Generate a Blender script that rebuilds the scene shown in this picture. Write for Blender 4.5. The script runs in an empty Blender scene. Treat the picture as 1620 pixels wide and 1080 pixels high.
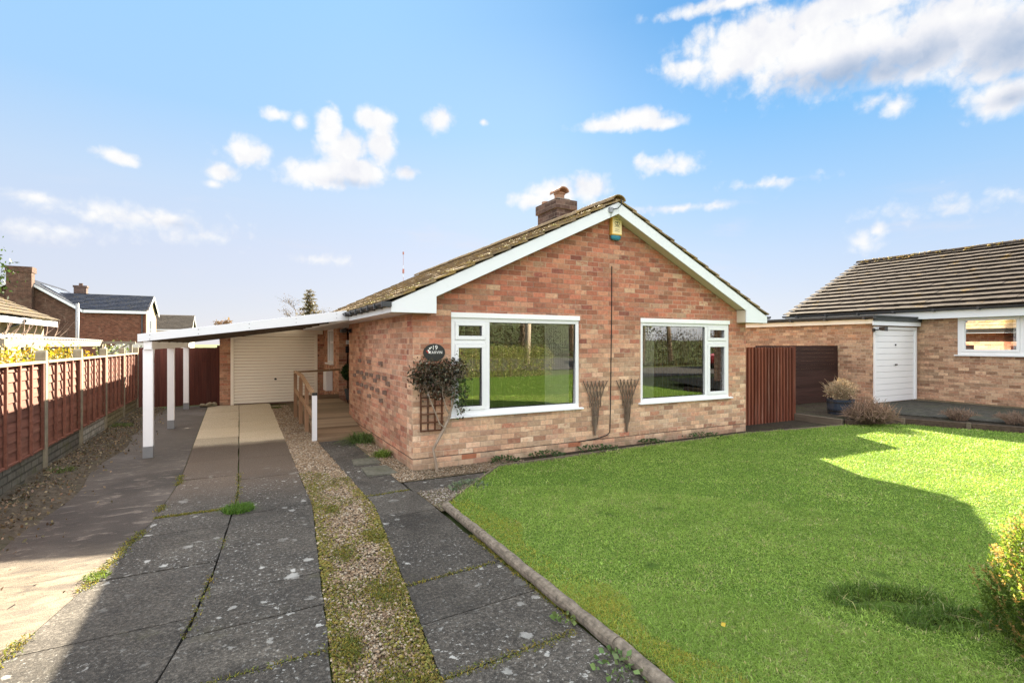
import bpy, bmesh, math, random
import numpy as np
from mathutils import Vector, Matrix

rnd = random.Random(11)
rng = np.random.default_rng(11)
S = bpy.context.scene
COL = S.collection
D = bpy.data
R = math.radians
CAM = np.array((-2.07, -6.70, 1.70))

# ------------------------------------------------------------------ objects
def tag(o, label=None, cat=None, group=None, kind=None):
    if label: o['label'] = label
    if cat: o['category'] = cat
    if group: o['group'] = group
    if kind: o['kind'] = kind
    return o

def thing(name, label, cat, loc=(0, 0, 0), group=None):
    o = D.objects.new(name, None)
    o.empty_display_size = .2
    COL.objects.link(o)
    o.location = loc
    return tag(o, label, cat, group)

def wloc(p):
    v = Vector((0, 0, 0))
    while p:
        v += Vector(p.location); p = p.parent
    return v

def link_mesh(name, me, material, parent=None, origin=None):
    if material: me.materials.append(material)
    o = D.objects.new(name, me)
    COL.objects.link(o)
    if parent is not None:
        o.parent = parent
        off = wloc(parent)
        if origin is not None:
            o.location = Vector(origin) - off; off = Vector(origin)
    elif origin is not None:
        o.location = origin; off = Vector(origin)
    else:
        off = Vector((0, 0, 0))
    if off.length > 0:
        me.transform(Matrix.Translation(-off))
    return o

class MB:
    """collects polygons in world coordinates and links them as one mesh object"""
    def __init__(s): s.v = []; s.f = []
    def poly(s, pts):
        n = len(s.v); s.v += [tuple(p) for p in pts]; s.f.append(tuple(range(n, n + len(pts))))
    def box(s, x0, x1, y0, y1, z0, z1, M=None):
        n = len(s.v)
        P = [(x, y, z) for z in (z0, z1) for y in (y0, y1) for x in (x0, x1)]
        if M is not None: P = [tuple(M @ Vector(p)) for p in P]
        s.v += P
        for q in ((0, 2, 3, 1), (4, 5, 7, 6), (0, 1, 5, 4), (2, 6, 7, 3), (0, 4, 6, 2), (1, 3, 7, 5)):
            s.f.append(tuple(n + i for i in q))
        return s
    def beam(s, a, b, w, h, up=(0, 0, 1)):
        a, b = Vector(a), Vector(b); d = (b - a); L = d.length; d.normalize()
        x = d.cross(Vector(up))
        if x.length < 1e-4: x = d.cross(Vector((1, 0, 0)))
        x.normalize(); z = x.cross(d)
        M = Matrix(((x.x, d.x, z.x, a.x), (x.y, d.y, z.y, a.y), (x.z, d.z, z.z, a.z), (0, 0, 0, 1)))
        return s.box(-w / 2, w / 2, 0, L, -h / 2, h / 2, M)
    def prism(s, pts, vec):
        """closed polygon extruded along vec"""
        n = len(s.v); k = len(pts); vec = Vector(vec)
        s.v += [tuple(p) for p in pts] + [tuple(Vector(p) + vec) for p in pts]
        s.f.append(tuple(range(n, n + k))); s.f.append(tuple(range(n + 2 * k - 1, n + k - 1, -1)))
        for i in range(k):
            j = (i + 1) % k
            s.f.append((n + i, n + k + i, n + k + j, n + j))
        return s
    def tube(s, pts, rad, n=8, cap=True):
        pts = [Vector(p) for p in pts]
        if not hasattr(rad, '__len__'): rad = [rad] * len(pts)
        base = len(s.v); prev = None
        for i, p in enumerate(pts):
            t = (pts[min(i + 1, len(pts) - 1)] - pts[max(i - 1, 0)]).normalized()
            if prev is None:
                a = t.cross(Vector((0, 0, 1)))
                if a.length < 1e-3: a = t.cross(Vector((1, 0, 0)))
            else:
                a = prev - t * prev.dot(t)
            a.normalize(); b = t.cross(a); prev = a
            for k in range(n):
                an = 2 * math.pi * k / n
                s.v.append(tuple(p + (a * math.cos(an) + b * math.sin(an)) * rad[i]))
        for i in range(len(pts) - 1):
            for k in range(n):
                k2 = (k + 1) % n
                s.f.append((base + i * n + k, base + i * n + k2, base + (i + 1) * n + k2, base + (i + 1) * n + k))
        if cap:
            s.f.append(tuple(base + k for k in range(n - 1, -1, -1)))
            s.f.append(tuple(base + (len(pts) - 1) * n + k for k in range(n)))
        return s
    def lathe(s, c, prof, n=20):
        """profile of (r, z) about the vertical through c"""
        base = len(s.v)
        for r, z in prof:
            for k in range(n):
                an = 2 * math.pi * k / n
                s.v.append((c[0] + r * math.cos(an), c[1] + r * math.sin(an), c[2] + z))
        for i in range(len(prof) - 1):
            for k in range(n):
                k2 = (k + 1) % n
                s.f.append((base + i * n + k, base + i * n + k2, base + (i + 1) * n + k2, base + (i + 1) * n + k))
        return s
    def build(s, name, material, parent=None, origin=None, smooth=False, fix=True, bevel=0):
        me = D.meshes.new(name)
        me.from_pydata(s.v, [], s.f)
        if fix:
            bm = bmesh.new(); bm.from_mesh(me)
            bmesh.ops.recalc_face_normals(bm, faces=bm.faces)
            bm.to_mesh(me); bm.free()
        if smooth: me.polygons.foreach_set('use_smooth', [True] * len(me.polygons))
        me.update()
        o = link_mesh(name, me, material, parent, origin)
        if bevel:
            b = o.modifiers.new('bevel', 'BEVEL'); b.width = bevel; b.segments = 2; b.limit_method = 'ANGLE'
        return o

def np_mesh(name, V, F, material, cols=None, parent=None, origin=None, smooth=False):
    V = np.asarray(V, np.float32); F = np.asarray(F, np.int32)
    me = D.meshes.new(name)
    m, k = F.shape
    me.vertices.add(len(V)); me.vertices.foreach_set('co', V.ravel())
    me.loops.add(m * k); me.loops.foreach_set('vertex_index', F.ravel())
    me.polygons.add(m)
    me.polygons.foreach_set('loop_start', np.arange(0, m * k, k, dtype=np.int32))
    me.polygons.foreach_set('loop_total', np.full(m, k, np.int32))
    if smooth: me.polygons.foreach_set('use_smooth', np.ones(m, bool))
    if cols is not None:
        a = me.color_attributes.new('Col', 'FLOAT_COLOR', 'POINT')
        c = np.ones((len(V), 4), np.float32); c[:, :3] = cols
        a.data.foreach_set('color', c.ravel())
    me.update(calc_edges=True)
    return link_mesh(name, me, material, parent, origin)

# ------------------------------------------------------------------ node helper
class H:
    def __init__(s, nt): s.nt = nt; s.n = nt.nodes; s.l = nt.links; s._tc = None
    def node(s, t, **kw):
        n = s.n.new(t)
        for k, v in kw.items(): setattr(n, k, v)
        return n
    def put(s, sock, v):
        if hasattr(v, 'node'): s.l.new(v, sock)
        elif isinstance(v, (tuple, list)):
            if sock.type == 'RGBA' and len(v) == 3: v = tuple(v) + (1,)
            sock.default_value = v
        else: sock.default_value = v
    def tc(s, out='Object'):
        if s._tc is None: s._tc = s.node('ShaderNodeTexCoord')
        return s._tc.outputs[out]
    def obj(s, rand=False):
        o = s.tc('Object')
        if rand:
            r = s.math('MULTIPLY', s.node('ShaderNodeObjectInfo').outputs['Random'], 37.0)
            o = s.vmath('ADD', o, s.comb(r, r, r))
        return o
    def math(s, op, a, b=None, c=None, clamp=False):
        n = s.node('ShaderNodeMath', operation=op, use_clamp=clamp)
        s.put(n.inputs[0], a)
        if b is not None: s.put(n.inputs[1], b)
        if c is not None: s.put(n.inputs[2], c)
        return n.outputs[0]
    def vmath(s, op, a, b=None, scale=None):
        n = s.node('ShaderNodeVectorMath', operation=op)
        s.put(n.inputs[0], a)
        if b is not None: s.put(n.inputs[1], b)
        if scale is not None: s.put(n.inputs['Scale'], scale)
        return n.outputs['Value'] if op in ('LENGTH', 'DOT_PRODUCT') else n.outputs[0]
    def sep(s, v):
        n = s.node('ShaderNodeSeparateXYZ'); s.put(n.inputs[0], v); return n.outputs
    def comb(s, x, y, z):
        n = s.node('ShaderNodeCombineXYZ')
        for i, q in enumerate((x, y, z)): s.put(n.inputs[i], q)
        return n.outputs[0]
    def noise(s, vec, scale, detail=3, rough=.55, dist=0, dim='3D'):
        n = s.node('ShaderNodeTexNoise', noise_dimensions=dim)
        s.put(n.inputs['Vector'], vec); s.put(n.inputs['Scale'], scale)
        n.inputs['Detail'].default_value = detail; n.inputs['Roughness'].default_value = rough
        n.inputs['Distortion'].default_value = dist
        return n.outputs['Fac']
    def vor(s, vec, scale, out='Distance', feature='F1', rnd_=1):
        n = s.node('ShaderNodeTexVoronoi', feature=feature)
        s.put(n.inputs['Vector'], vec); n.inputs['Scale'].default_value = scale
        n.inputs['Randomness'].default_value = rnd_
        return n.outputs[out]
    def white(s, vec):
        n = s.node('ShaderNodeTexWhiteNoise', noise_dimensions='3D'); s.put(n.inputs['Vector'], vec); return n.outputs
    def ramp(s, fac, stops, interp='LINEAR'):
        n = s.node('ShaderNodeValToRGB'); cr = n.color_ramp; cr.interpolation = interp
        while len(cr.elements) < len(stops): cr.elements.new(.5)
        for e, (p, c) in zip(cr.elements, stops):
            e.position = p; e.color = (c, c, c, 1) if not hasattr(c, '__len__') else tuple(c) + (1,)
        s.put(n.inputs[0], fac)
        return n.outputs[0]
    def mix(s, fac, a, b, mode='MIX'):
        n = s.node('ShaderNodeMix', data_type='RGBA', blend_type=mode)
        s.put(n.inputs[0], fac); s.put(n.inputs[6], a); s.put(n.inputs[7], b)
        return n.outputs[2]
    def sstep(s, x, a, b):
        n = s.node('ShaderNodeMapRange', interpolation_type='SMOOTHSTEP')
        s.put(n.inputs[0], x); n.inputs[1].default_value = a; n.inputs[2].default_value = b
        return n.outputs[0]
    def bump(s, h, strength=.4, dist=.01, normal=None):
        n = s.node('ShaderNodeBump'); n.inputs['Strength'].default_value = strength; n.inputs['Distance'].default_value = dist
        s.put(n.inputs['Height'], h)
        if normal is not None: s.put(n.inputs['Normal'], normal)
        return n.outputs[0]
    def attr(s, name='Col'):
        n = s.node('ShaderNodeAttribute'); n.attribute_name = name; return n.outputs['Color']
    def island(s): return s.node('ShaderNodeNewGeometry').outputs['Random Per Island']

def mat(name, col=None, rough=.7, spec=.3, metal=0):
    m = D.materials.new(name); m.use_nodes = True
    b = m.node_tree.nodes['Principled BSDF']
    b.inputs['Roughness'].default_value = rough
    b.inputs['Specular IOR Level'].default_value = spec
    b.inputs['Metallic'].default_value = metal
    if col is not None: b.inputs['Base Color'].default_value = tuple(col) + (1,)
    return m, H(m.node_tree), b

def leaf_mat(name, trans=.4, rough=.5, spec=.3):
    m = D.materials.new(name); m.use_nodes = True
    nt = m.node_tree; h = H(nt); b = nt.nodes['Principled BSDF']
    c = h.attr()
    h.put(b.inputs['Base Color'], c); b.inputs['Roughness'].default_value = rough
    b.inputs['Specular IOR Level'].default_value = spec
    t = h.node('ShaderNodeBsdfTranslucent'); h.put(t.inputs[0], h.mix(1.0, c, (1.25, 1.2, .7), 'MULTIPLY'))
    mx = h.node('ShaderNodeMixShader'); mx.inputs[0].default_value = trans
    nt.links.new(b.outputs[0], mx.inputs[1]); nt.links.new(t.outputs[0], mx.inputs[2])
    nt.links.new(mx.outputs[0], nt.nodes['Material Output'].inputs[0])
    return m

# ------------------------------------------------------------------ materials
def brick_mat(name, upper, lower, mortar, z0=.9, z1=2.0, dpc=True, bw=.2205, bh=.0775, seed=0., stain=.5, tan=0.):
    m, h, b = mat(name, rough=.9, spec=.15)
    P = h.obj(); x, y, z = h.sep(P)
    nx = h.math('ABSOLUTE', h.sep(h.tc('Normal'))[0])
    side = h.math('GREATER_THAN', nx, .5)
    n = h.node('ShaderNodeMix', data_type='FLOAT'); h.put(n.inputs[0], side); h.put(n.inputs[2], x); h.put(n.inputs[3], h.math('ADD', y, .06))
    hor = n.outputs[0]
    wob = h.math('MULTIPLY', h.math('SUBTRACT', h.noise(P, 9, 2), .5), .012)
    zz = h.math('DIVIDE', h.math('ADD', z, wob), bh)
    row = h.math('FLOOR', zz)
    wob2 = h.math('MULTIPLY', h.math('SUBTRACT', h.white(h.comb(row, seed, 3.))[0], .5), .12)
    xx = h.math('ADD', h.math('ADD', h.math('DIVIDE', hor, bw), h.math('MULTIPLY', h.math('MODULO', h.math('ABSOLUTE', row), 2.), .5)), wob2)
    col = h.math('FLOOR', xx)
    fx = h.math('ABSOLUTE', h.math('SUBTRACT', h.math('FRACT', xx), .5)); fz = h.math('ABSOLUTE', h.math('SUBTRACT', h.math('FRACT', zz), .5))
    ed = h.math('MULTIPLY', h.math('SUBTRACT', h.noise(P, 45, 3), .5), .11)
    mx_ = h.sstep(h.math('ADD', fx, h.math('MULTIPLY', ed, .3)), .5 - .030, .5 - .016)
    mz = h.sstep(h.math('ADD', fz, ed), .5 - .085, .5 - .045)
    mort = h.math('MAXIMUM', mx_, mz)
    cell = h.comb(h.math('ADD', col, seed), row, h.math('MULTIPLY', side, 17.))
    w = h.white(cell)
    rv, rc = w[0], w[1]
    rs = h.sep(rc)
    zt = h.math('ADD', z, h.math('MULTIPLY', h.math('SUBTRACT', rs[0], .5), .9))
    zt = h.math('ADD', zt, h.math('MULTIPLY', h.math('SUBTRACT', h.noise(P, .7, 2), .5), .8))
    up = h.sstep(zt, z0, z1)
    cu = h.ramp(rv, upper, 'LINEAR'); cl = h.ramp(rv, lower, 'LINEAR')
    c = h.mix(up, cl, cu)
    # second firing tone in blotches inside a brick
    w2 = h.white(h.vmath('ADD', cell, (13., 7., 3.)))[0]
    cb = h.mix(up, h.ramp(w2, lower), h.ramp(w2, upper))
    c = h.mix(h.math('MULTIPLY', h.sstep(h.noise(h.vmath('MULTIPLY', P, (1., 1., 1.6)), 9.5, 3, .6), .50, .60), .75), c, cb)
    c = h.mix(1.0, c, h.ramp(rs[1], [(0, .60), (.5, .90), (1, 1.16)]), 'MULTIPLY')
    # fired-clay mottling inside each brick
    mot = h.noise(P, 21, 6, .72)
    c = h.mix(1.0, c, h.ramp(mot, [(.25, .58), (.5, .98), (.78, 1.30)]), 'MULTIPLY')
    spots = h.sstep(h.noise(P, 75, 2), .66, .74)
    c = h.mix(h.math('MULTIPLY', spots, .5), c, (.10, .06, .045))
    # soot / algae staining with its own shape
    st = h.sstep(h.noise(P, 1.3, 4, .6), .52, .72)
    c = h.mix(h.math('MULTIPLY', st, .38 * stain), c, (.15, .12, .085))
    st2 = h.sstep(h.noise(h.vmath('MULTIPLY', P, (2.6, 2.6, .7)), 1.5, 5, .65), .56, .72)
    c = h.mix(h.math('MULTIPLY', st2, .30 * stain), c, (.42, .34, .26))
    mc = h.mix(h.sstep(h.noise(P, 1.1, 4), .38, .62), tuple(min(.6, q * 1.22) for q in mortar), tuple(q * .58 for q in mortar))
    mc = h.mix(.35, mc, c)
    c = h.mix(h.math('MULTIPLY', mort, h.ramp(h.noise(P, 2.3, 3), [(.3, .55), (.6, 1.)])), c, mc)
    if dpc:
        dn = h.math('ABSOLUTE', h.math('SUBTRACT', z, .155))
        line = h.math('SUBTRACT', 1., h.sstep(h.math('ADD', dn, h.math('MULTIPLY', h.math('SUBTRACT', h.noise(P, 12, 3), .5), .012)), .004, .010))
        c = h.mix(h.math('MULTIPLY', line, .85), c, (.035, .03, .028))
        low = h.math('SUBTRACT', 1., h.sstep(h.math('ADD', z, h.math('MULTIPLY', h.noise(P, 3, 3), .12)), .1, .22))
        c = h.mix(h.math('MULTIPLY', low, .45), c, (.20, .15, .11))
        alg = h.math('MULTIPLY', low, h.sstep(h.noise(P, 5, 4), .5, .7))
        c = h.mix(h.math('MULTIPLY', alg, .5), c, (.09, .10, .05))
    if tan: c = h.mix(tan, c, (.46, .34, .26))
    c = h.mix(1., c, (1.03, 1.01, 1.0), 'MULTIPLY')
    h.put(b.inputs['Base Color'], c)
    hg = h.math('ADD', h.math('MULTIPLY', h.math('SUBTRACT', 1., mort), 1.), h.math('MULTIPLY', mot, .5))
    hg = h.math('ADD', hg, h.math('MULTIPLY', rs[2], .25))
    h.put(b.inputs['Normal'], h.bump(hg, .55, .008))
    return m

MORT = (.44, .35, .27)
UP = [(0, (.34, .115, .075)), (.12, (.45, .165, .10)), (.3, (.40, .14, .085)), (.45, (.46, .215, .13)), (.6, (.38, .13, .08)), (.72, (.47, .25, .155)), (.82, (.30, .095, .07)), (.9, (.50, .33, .215)), (1, (.42, .175, .105))]
LO = [(0, (.44, .23, .15)), (.1, (.57, .385, .25)), (.25, (.53, .33, .21)), (.4, (.60, .43, .29)), (.52, (.50, .28, .18)), (.62, (.58, .39, .25)), (.74, (.63, .47, .33)), (.86, (.42, .18, .115)), (1, (.56, .37, .24))]
M_brick = brick_mat('brick_multi', UP, LO, MORT, tan=.05)
SI = [(0, (.40, .18, .11)), (.14, (.52, .31, .20)), (.3, (.47, .24, .15)), (.45, (.54, .35, .23)), (.6, (.38, .15, .095)), (.72, (.50, .29, .18)), (.86, (.34, .12, .08)), (1, (.52, .32, .21))]
M_brick_side = brick_mat('brick_side', SI, SI, MORT, seed=41., tan=.06)
NB = [(0, (.34, .20, .13)), (.15, (.47, .31, .20)), (.3, (.42, .26, .17)), (.45, (.27, .145, .095)), (.6, (.45, .30, .195)), (.75, (.49, .34, .225)), (.88, (.31, .165, .105)), (1, (.44, .28, .18))]
M_brick_buff = brick_mat('brick_buff', NB, NB, (.36, .31, .24), dpc=False, seed=93.)
NB2 = [(0, (.40, .22, .13)), (.2, (.50, .34, .21)), (.4, (.46, .26, .16)), (.6, (.54, .38, .24)), (.8, (.42, .21, .12)), (1, (.50, .33, .2))]
M_brick_garage = brick_mat('brick_garage', NB2, NB, (.38, .32, .25), z0=1.2, z1=2.1, dpc=False, seed=7.)
DK = [(0, (.075, .04, .03)), (.3, (.11, .06, .042)), (.6, (.09, .048, .035)), (1, (.125, .07, .05))]
M_brick_dark = brick_mat('brick_dark', DK, DK, (.2, .16, .13), dpc=False, seed=55., stain=1.)
BR = [(0, (.13, .052, .034)), (.3, (.17, .07, .044)), (.6, (.125, .05, .034)), (1, (.18, .08, .05))]
M_brick_brown = brick_mat('brick_brown', BR, BR, (.22, .16, .12), dpc=False, seed=23., stain=.3)

def white_mat(name, col=(.80, .81, .82), dirt=.35, rough=.35):
    m, h, b = mat(name, rough=rough, spec=.4)
    P = h.obj(True)
    n = h.sstep(h.noise(P, 7, 5, .65), .55, .8)
    n2 = h.sstep(h.noise(P, 45, 3, .6), .68, .74)
    c = h.mix(h.math('MULTIPLY', n, .5 * dirt), col, tuple(q * .55 for q in col))
    c = h.mix(h.math('MULTIPLY', n2, dirt * .8), c, (.18, .16, .13))
    h.put(b.inputs['Base Color'], c)
    h.put(b.inputs['Normal'], h.bump(h.noise(P, 14, 3), .06, .01))
    return m
M_upvc = white_mat('white_plastic', (.72, .73, .745), dirt=.18)
M_whitewood = white_mat('white_painted_wood', (.78, .79, .80), .55, .5)
M_fascia = white_mat('white_fascia', (.68, .71, .74), .2, .4)
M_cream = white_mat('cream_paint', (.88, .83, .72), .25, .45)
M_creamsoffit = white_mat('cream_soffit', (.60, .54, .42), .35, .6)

def tile_mat(name, base, dark, moss, mossamt=.5, light=(.3, .27, .22)):
    m, h, b = mat(name, rough=.92, spec=.1)
    P = h.obj()
    r = h.island()
    c = h.mix(r, base, dark)
    c = h.mix(h.sstep(h.noise(P, 6, 5, .65), .45, .75), c, light)
    gr = h.noise(P, 60, 4, .7)
    c = h.mix(1., c, h.ramp(gr, [(.25, .6), (.75, 1.35)]), 'MULTIPLY')
    mm = h.math('MULTIPLY', h.sstep(h.math('ADD', h.noise(P, 2.2, 6, .7), h.math('MULTIPLY', h.noise(P, 22, 3), .25)), .68 - .14 * mossamt, .78 - .1 * mossamt), .85)
    c = h.mix(mm, c, h.mix(h.noise(P, 40, 2), moss, tuple(q * .55 for q in moss)))
    h.put(b.inputs['Base Color'], c)
    h.put(b.inputs['Normal'], h.bump(h.math('ADD', gr, h.math('MULTIPLY', mm, .8)), .7, .012))
    return m
M_tile = tile_mat('roof_tile', (.27, .20, .125), (.17, .125, .08), (.36, .245, .085), .26, (.36, .275, .17))
M_tile_r = tile_mat('neighbour_tile', (.056, .045, .037), (.040, .032, .027), (.20, .125, .03), -.25, (.080, .065, .054))
M_tile_slate = tile_mat('slate_blue', (.020, .030, .055), (.013, .020, .038), (.06, .06, .05), 0., (.045, .055, .075))
M_tile_far = tile_mat('far_tile', (.075, .062, .05), (.05, .042, .034), (.1, .08, .04), -.4, (.10, .085, .07))
M_tile_left = tile_mat('left_tile', (.10, .078, .055), (.07, .055, .04), (.18, .13, .045), .3, (.14, .11, .078))
M_headers = brick_mat('brick_headers', [(0, (.14, .09, .068)), (.5, (.19, .14, .11)), (1, (.15, .085, .065))], DK, (.30, .25, .2), z0=-9, z1=-8, dpc=False, seed=77., bw=3., bh=3.)
M_stack = brick_mat('brick_stack', [(0, (.085, .052, .044)), (.4, (.12, .075, .062)), (.7, (.075, .05, .043)), (1, (.14, .095, .078))], DK, (.30, .25, .21), z0=-9, z1=-8, dpc=False, seed=3.)
M_pot = white_mat('clay_pot', (.30, .17, .11), .8, .8)
M_mortar = white_mat('verge_mortar', (.15, .135, .11), .8, .9)

def plain(name, col, rough=.6, spec=.3, var=.25, sc=8, metal=0, bump=.1):
    m, h, b = mat(name, rough=rough, spec=spec, metal=metal)
    P = h.obj(True)
    f = h.noise(P, sc, 4, .6)
    c = h.mix(1., tuple(col), h.ramp(f, [(.2, 1 - var), (.8, 1 + var)]), 'MULTIPLY')
    h.put(b.inputs['Base Color'], c)
    if bump: h.put(b.inputs['Normal'], h.bump(h.noise(P, sc * 5, 3), bump, .005))
    return m
M_gutter = plain('gutter_plastic', (.035, .037, .042), .4, .5)
M_greyfelt = plain('roof_felt', (.05, .055, .055), .8)
M_black = plain('black_plastic', (.012, .012, .013), .35, .5)
M_cable = plain('cable', (.012, .012, .012), .6)
M_glassdark = plain('interior_paint', (.42, .38, .33), .8)
M_carpet = plain('carpet', (.12, .09, .07), .95)
M_blind = plain('blind_fabric', (.90, .91, .91), .8, .1, .08)
M_galv = plain('galvanised', (.24, .25, .26), .45, .5, .15, 6, .6)
M_concretepost = plain('concrete_post', (.25, .215, .15), .9, .15, .3, 12, 0, .4)
M_terracotta = plain('air_brick_clay', (.33, .13, .07), .85)
M_felt_dark = plain('underside', (.05, .035, .025), .8)

def wood_mat(name, col, dark, grain='z', rough=.8, island=True, weather=.3, wcol=(.3, .24, .19)):
    m, h, b = mat(name, rough=rough, spec=.2)
    P = h.obj(True)
    sc = {'z': (14, 14, .7), 'x': (.7, 14, 14), 'y': (14, .7, 14)}[grain]
    f = h.noise(h.vmath('MULTIPLY', P, sc), 1.6, 6, .65, .4)
    c = h.mix(h.ramp(f, [(.3, 0.), (.7, 1.)]), dark, col)
    if island:
        c = h.mix(1., c, h.ramp(h.island(), [(0, .72), (1, 1.22)]), 'MULTIPLY')
    wv = h.sstep(h.noise(h.vmath('MULTIPLY', P, sc), .6, 5, .7), .5, .75)
    c = h.mix(h.math('MULTIPLY', wv, weather), c, wcol)
    h.put(b.inputs['Base Color'], c)
    h.put(b.inputs['Normal'], h.bump(f, .35, .006))
    return m
M_slatpale = wood_mat('gate_slat', (.20, .065, .036), (.10, .032, .02), 'z', .6, True, .75, (.34, .22, .17))
M_fencewood = wood_mat('fence_wood', (.24, .10, .066), (.15, .06, .041), 'y', .8, True, .22, (.42, .25, .17))
M_caprail = wood_mat('cap_rail', (.42, .30, .20), (.28, .17, .11), 'y', .8, False)
M_gatewood = wood_mat('gate_wood', (.16, .045, .024), (.06, .02, .013), 'z', .55, True, .6, (.26, .15, .11))
M_darkgate = wood_mat('dark_gate_wood', (.12, .036, .025), (.06, .02, .015), 'z', .7, True, .25, (.20, .11, .09))
M_darkslat = wood_mat('dark_slat_wood', (.045, .022, .018), (.025, .013, .011), 'x', .6, True, .2, (.10, .06, .05))
M_railwood = wood_mat('rail_wood', (.36, .22, .13), (.24, .14, .08), 'z', .8, False, .2)
M_railwood_y = wood_mat('rail_wood_long', (.40, .26, .16), (.26, .16, .09), 'y', .8, False, .2)
M_deck = wood_mat('deck_wood', (.23, .16, .10), (.13, .085, .05), 'x', .85, True, .3, (.10, .075, .05))
M_deck_pale = wood_mat('deck_wood_pale', (.33, .25, .17), (.22, .16, .10), 'x', .85, True, .3, (.2, .15, .1))
M_trelliswood = wood_mat('trellis_wood', (.11, .045, .022), (.07, .03, .016), 'z', .8, True, .2)
M_willow = wood_mat('willow', (.17, .125, .09), (.10, .072, .05), 'z', .85, True, .4, (.26, .22, .18))
M_sleeper = wood_mat('sleeper_wood', (.10, .07, .05), (.045, .032, .024), 'x', .9, True, .4, (.18, .14, .10))
M_sleeper_pale = wood_mat('sleeper_pale', (.17, .135, .10), (.10, .08, .06), 'y', .9, True, .4, (.24, .2, .15))
M_bark = wood_mat('bark', (.16, .12, .085), (.07, .05, .035), 'z', .9, False, .3)
M_vinestem = wood_mat('vine_stem', (.33, .27, .21), (.2, .15, .11), 'z', .85, False, .3)
M_birch = wood_mat('birch_bark', (.66, .58, .45), (.3, .24, .18), 'z', .8, False, .2, (.75, .7, .6))

# glass: reflects by its angle and lets the rest through
def glass_mat(name, ior=3.2, tint=(.97, .98, .975)):
    m = D.materials.new(name); m.use_nodes = True; nt = m.node_tree; h = H(nt)
    nt.nodes.remove(nt.nodes['Principled BSDF'])
    f = h.node('ShaderNodeFresnel'); f.inputs['IOR'].default_value = ior
    t = h.node('ShaderNodeBsdfTransparent'); t.inputs[0].default_value = tint + (1,)
    g = h.node('ShaderNodeBsdfGlossy'); g.inputs['Roughness'].default_value = .0
    mx = h.node('ShaderNodeMixShader')
    nt.links.new(f.outputs[0], mx.inputs[0]); nt.links.new(t.outputs[0], mx.inputs[1]); nt.links.new(g.outputs[0], mx.inputs[2])
    nt.links.new(mx.outputs[0], nt.nodes['Material Output'].inputs[0])
    return m
M_glass = glass_mat('window_glass')

def stone_face():
    m, h, b = mat('gravel_board_stone', rough=.9, spec=.15)
    P = h.obj(True)
    x, y, z = h.sep(P)
    br = h.node('ShaderNodeTexBrick'); h.put(br.inputs['Vector'], h.comb(y, z, 0.))
    br.inputs['Scale'].default_value = 1; br.inputs['Brick Width'].default_value = .26; br.inputs['Row Height'].default_value = .095
    br.inputs['Mortar Size'].default_value = .012; br.inputs['Color1'].default_value = (1, 1, 1, 1); br.inputs['Color2'].default_value = (.8, .8, .8, 1); br.inputs['Mortar'].default_value = (.45, .45, .45, 1)
    n = h.noise(P, 11, 6, .7)
    oi = h.node('ShaderNodeObjectInfo').outputs['Color']
    c = h.mix(1., oi, h.ramp(n, [(.2, .6), (.8, 1.35)]), 'MULTIPLY')
    c = h.mix(1., c, br.outputs['Color'], 'MULTIPLY')
    c = h.mix(h.math('MULTIPLY', h.sstep(h.noise(P, 3.2, 4), .5, .7), .5), c, (.12, .12, .05))
    h.put(b.inputs['Base Color'], c)
    hh = h.math('ADD', h.sep(br.outputs['Color'])[0], h.math('MULTIPLY', n, .9))
    h.put(b.inputs['Normal'], h.bump(hh, .8, .02))
    return m
M_stoneboard = stone_face()

# ------------------------------------------------------------------ ground materials
def lichen(h, P, c, scale, thr, col=(.50, .50, .47), seed=0.):
    """white lichen blotches of varied size"""
    Pd = h.vmath('ADD', P, h.comb(seed, seed * .7, 0.))
    wv = h.math('MULTIPLY', h.math('SUBTRACT', h.noise(Pd, 30, 3), .5), .28)
    d = h.math('ADD', h.vor(Pd, scale), wv)
    sz = h.sep(h.vor(Pd, scale, 'Color'))[0]
    rad = h.math('MULTIPLY', h.sstep(sz, thr, 1.), .42)
    k = h.math('SUBTRACT', 1., h.sstep(h.math('SUBTRACT', d, rad), -.06, .04))
    k = h.math('MULTIPLY', k, h.math('GREATER_THAN', sz, thr))
    return k

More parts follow.
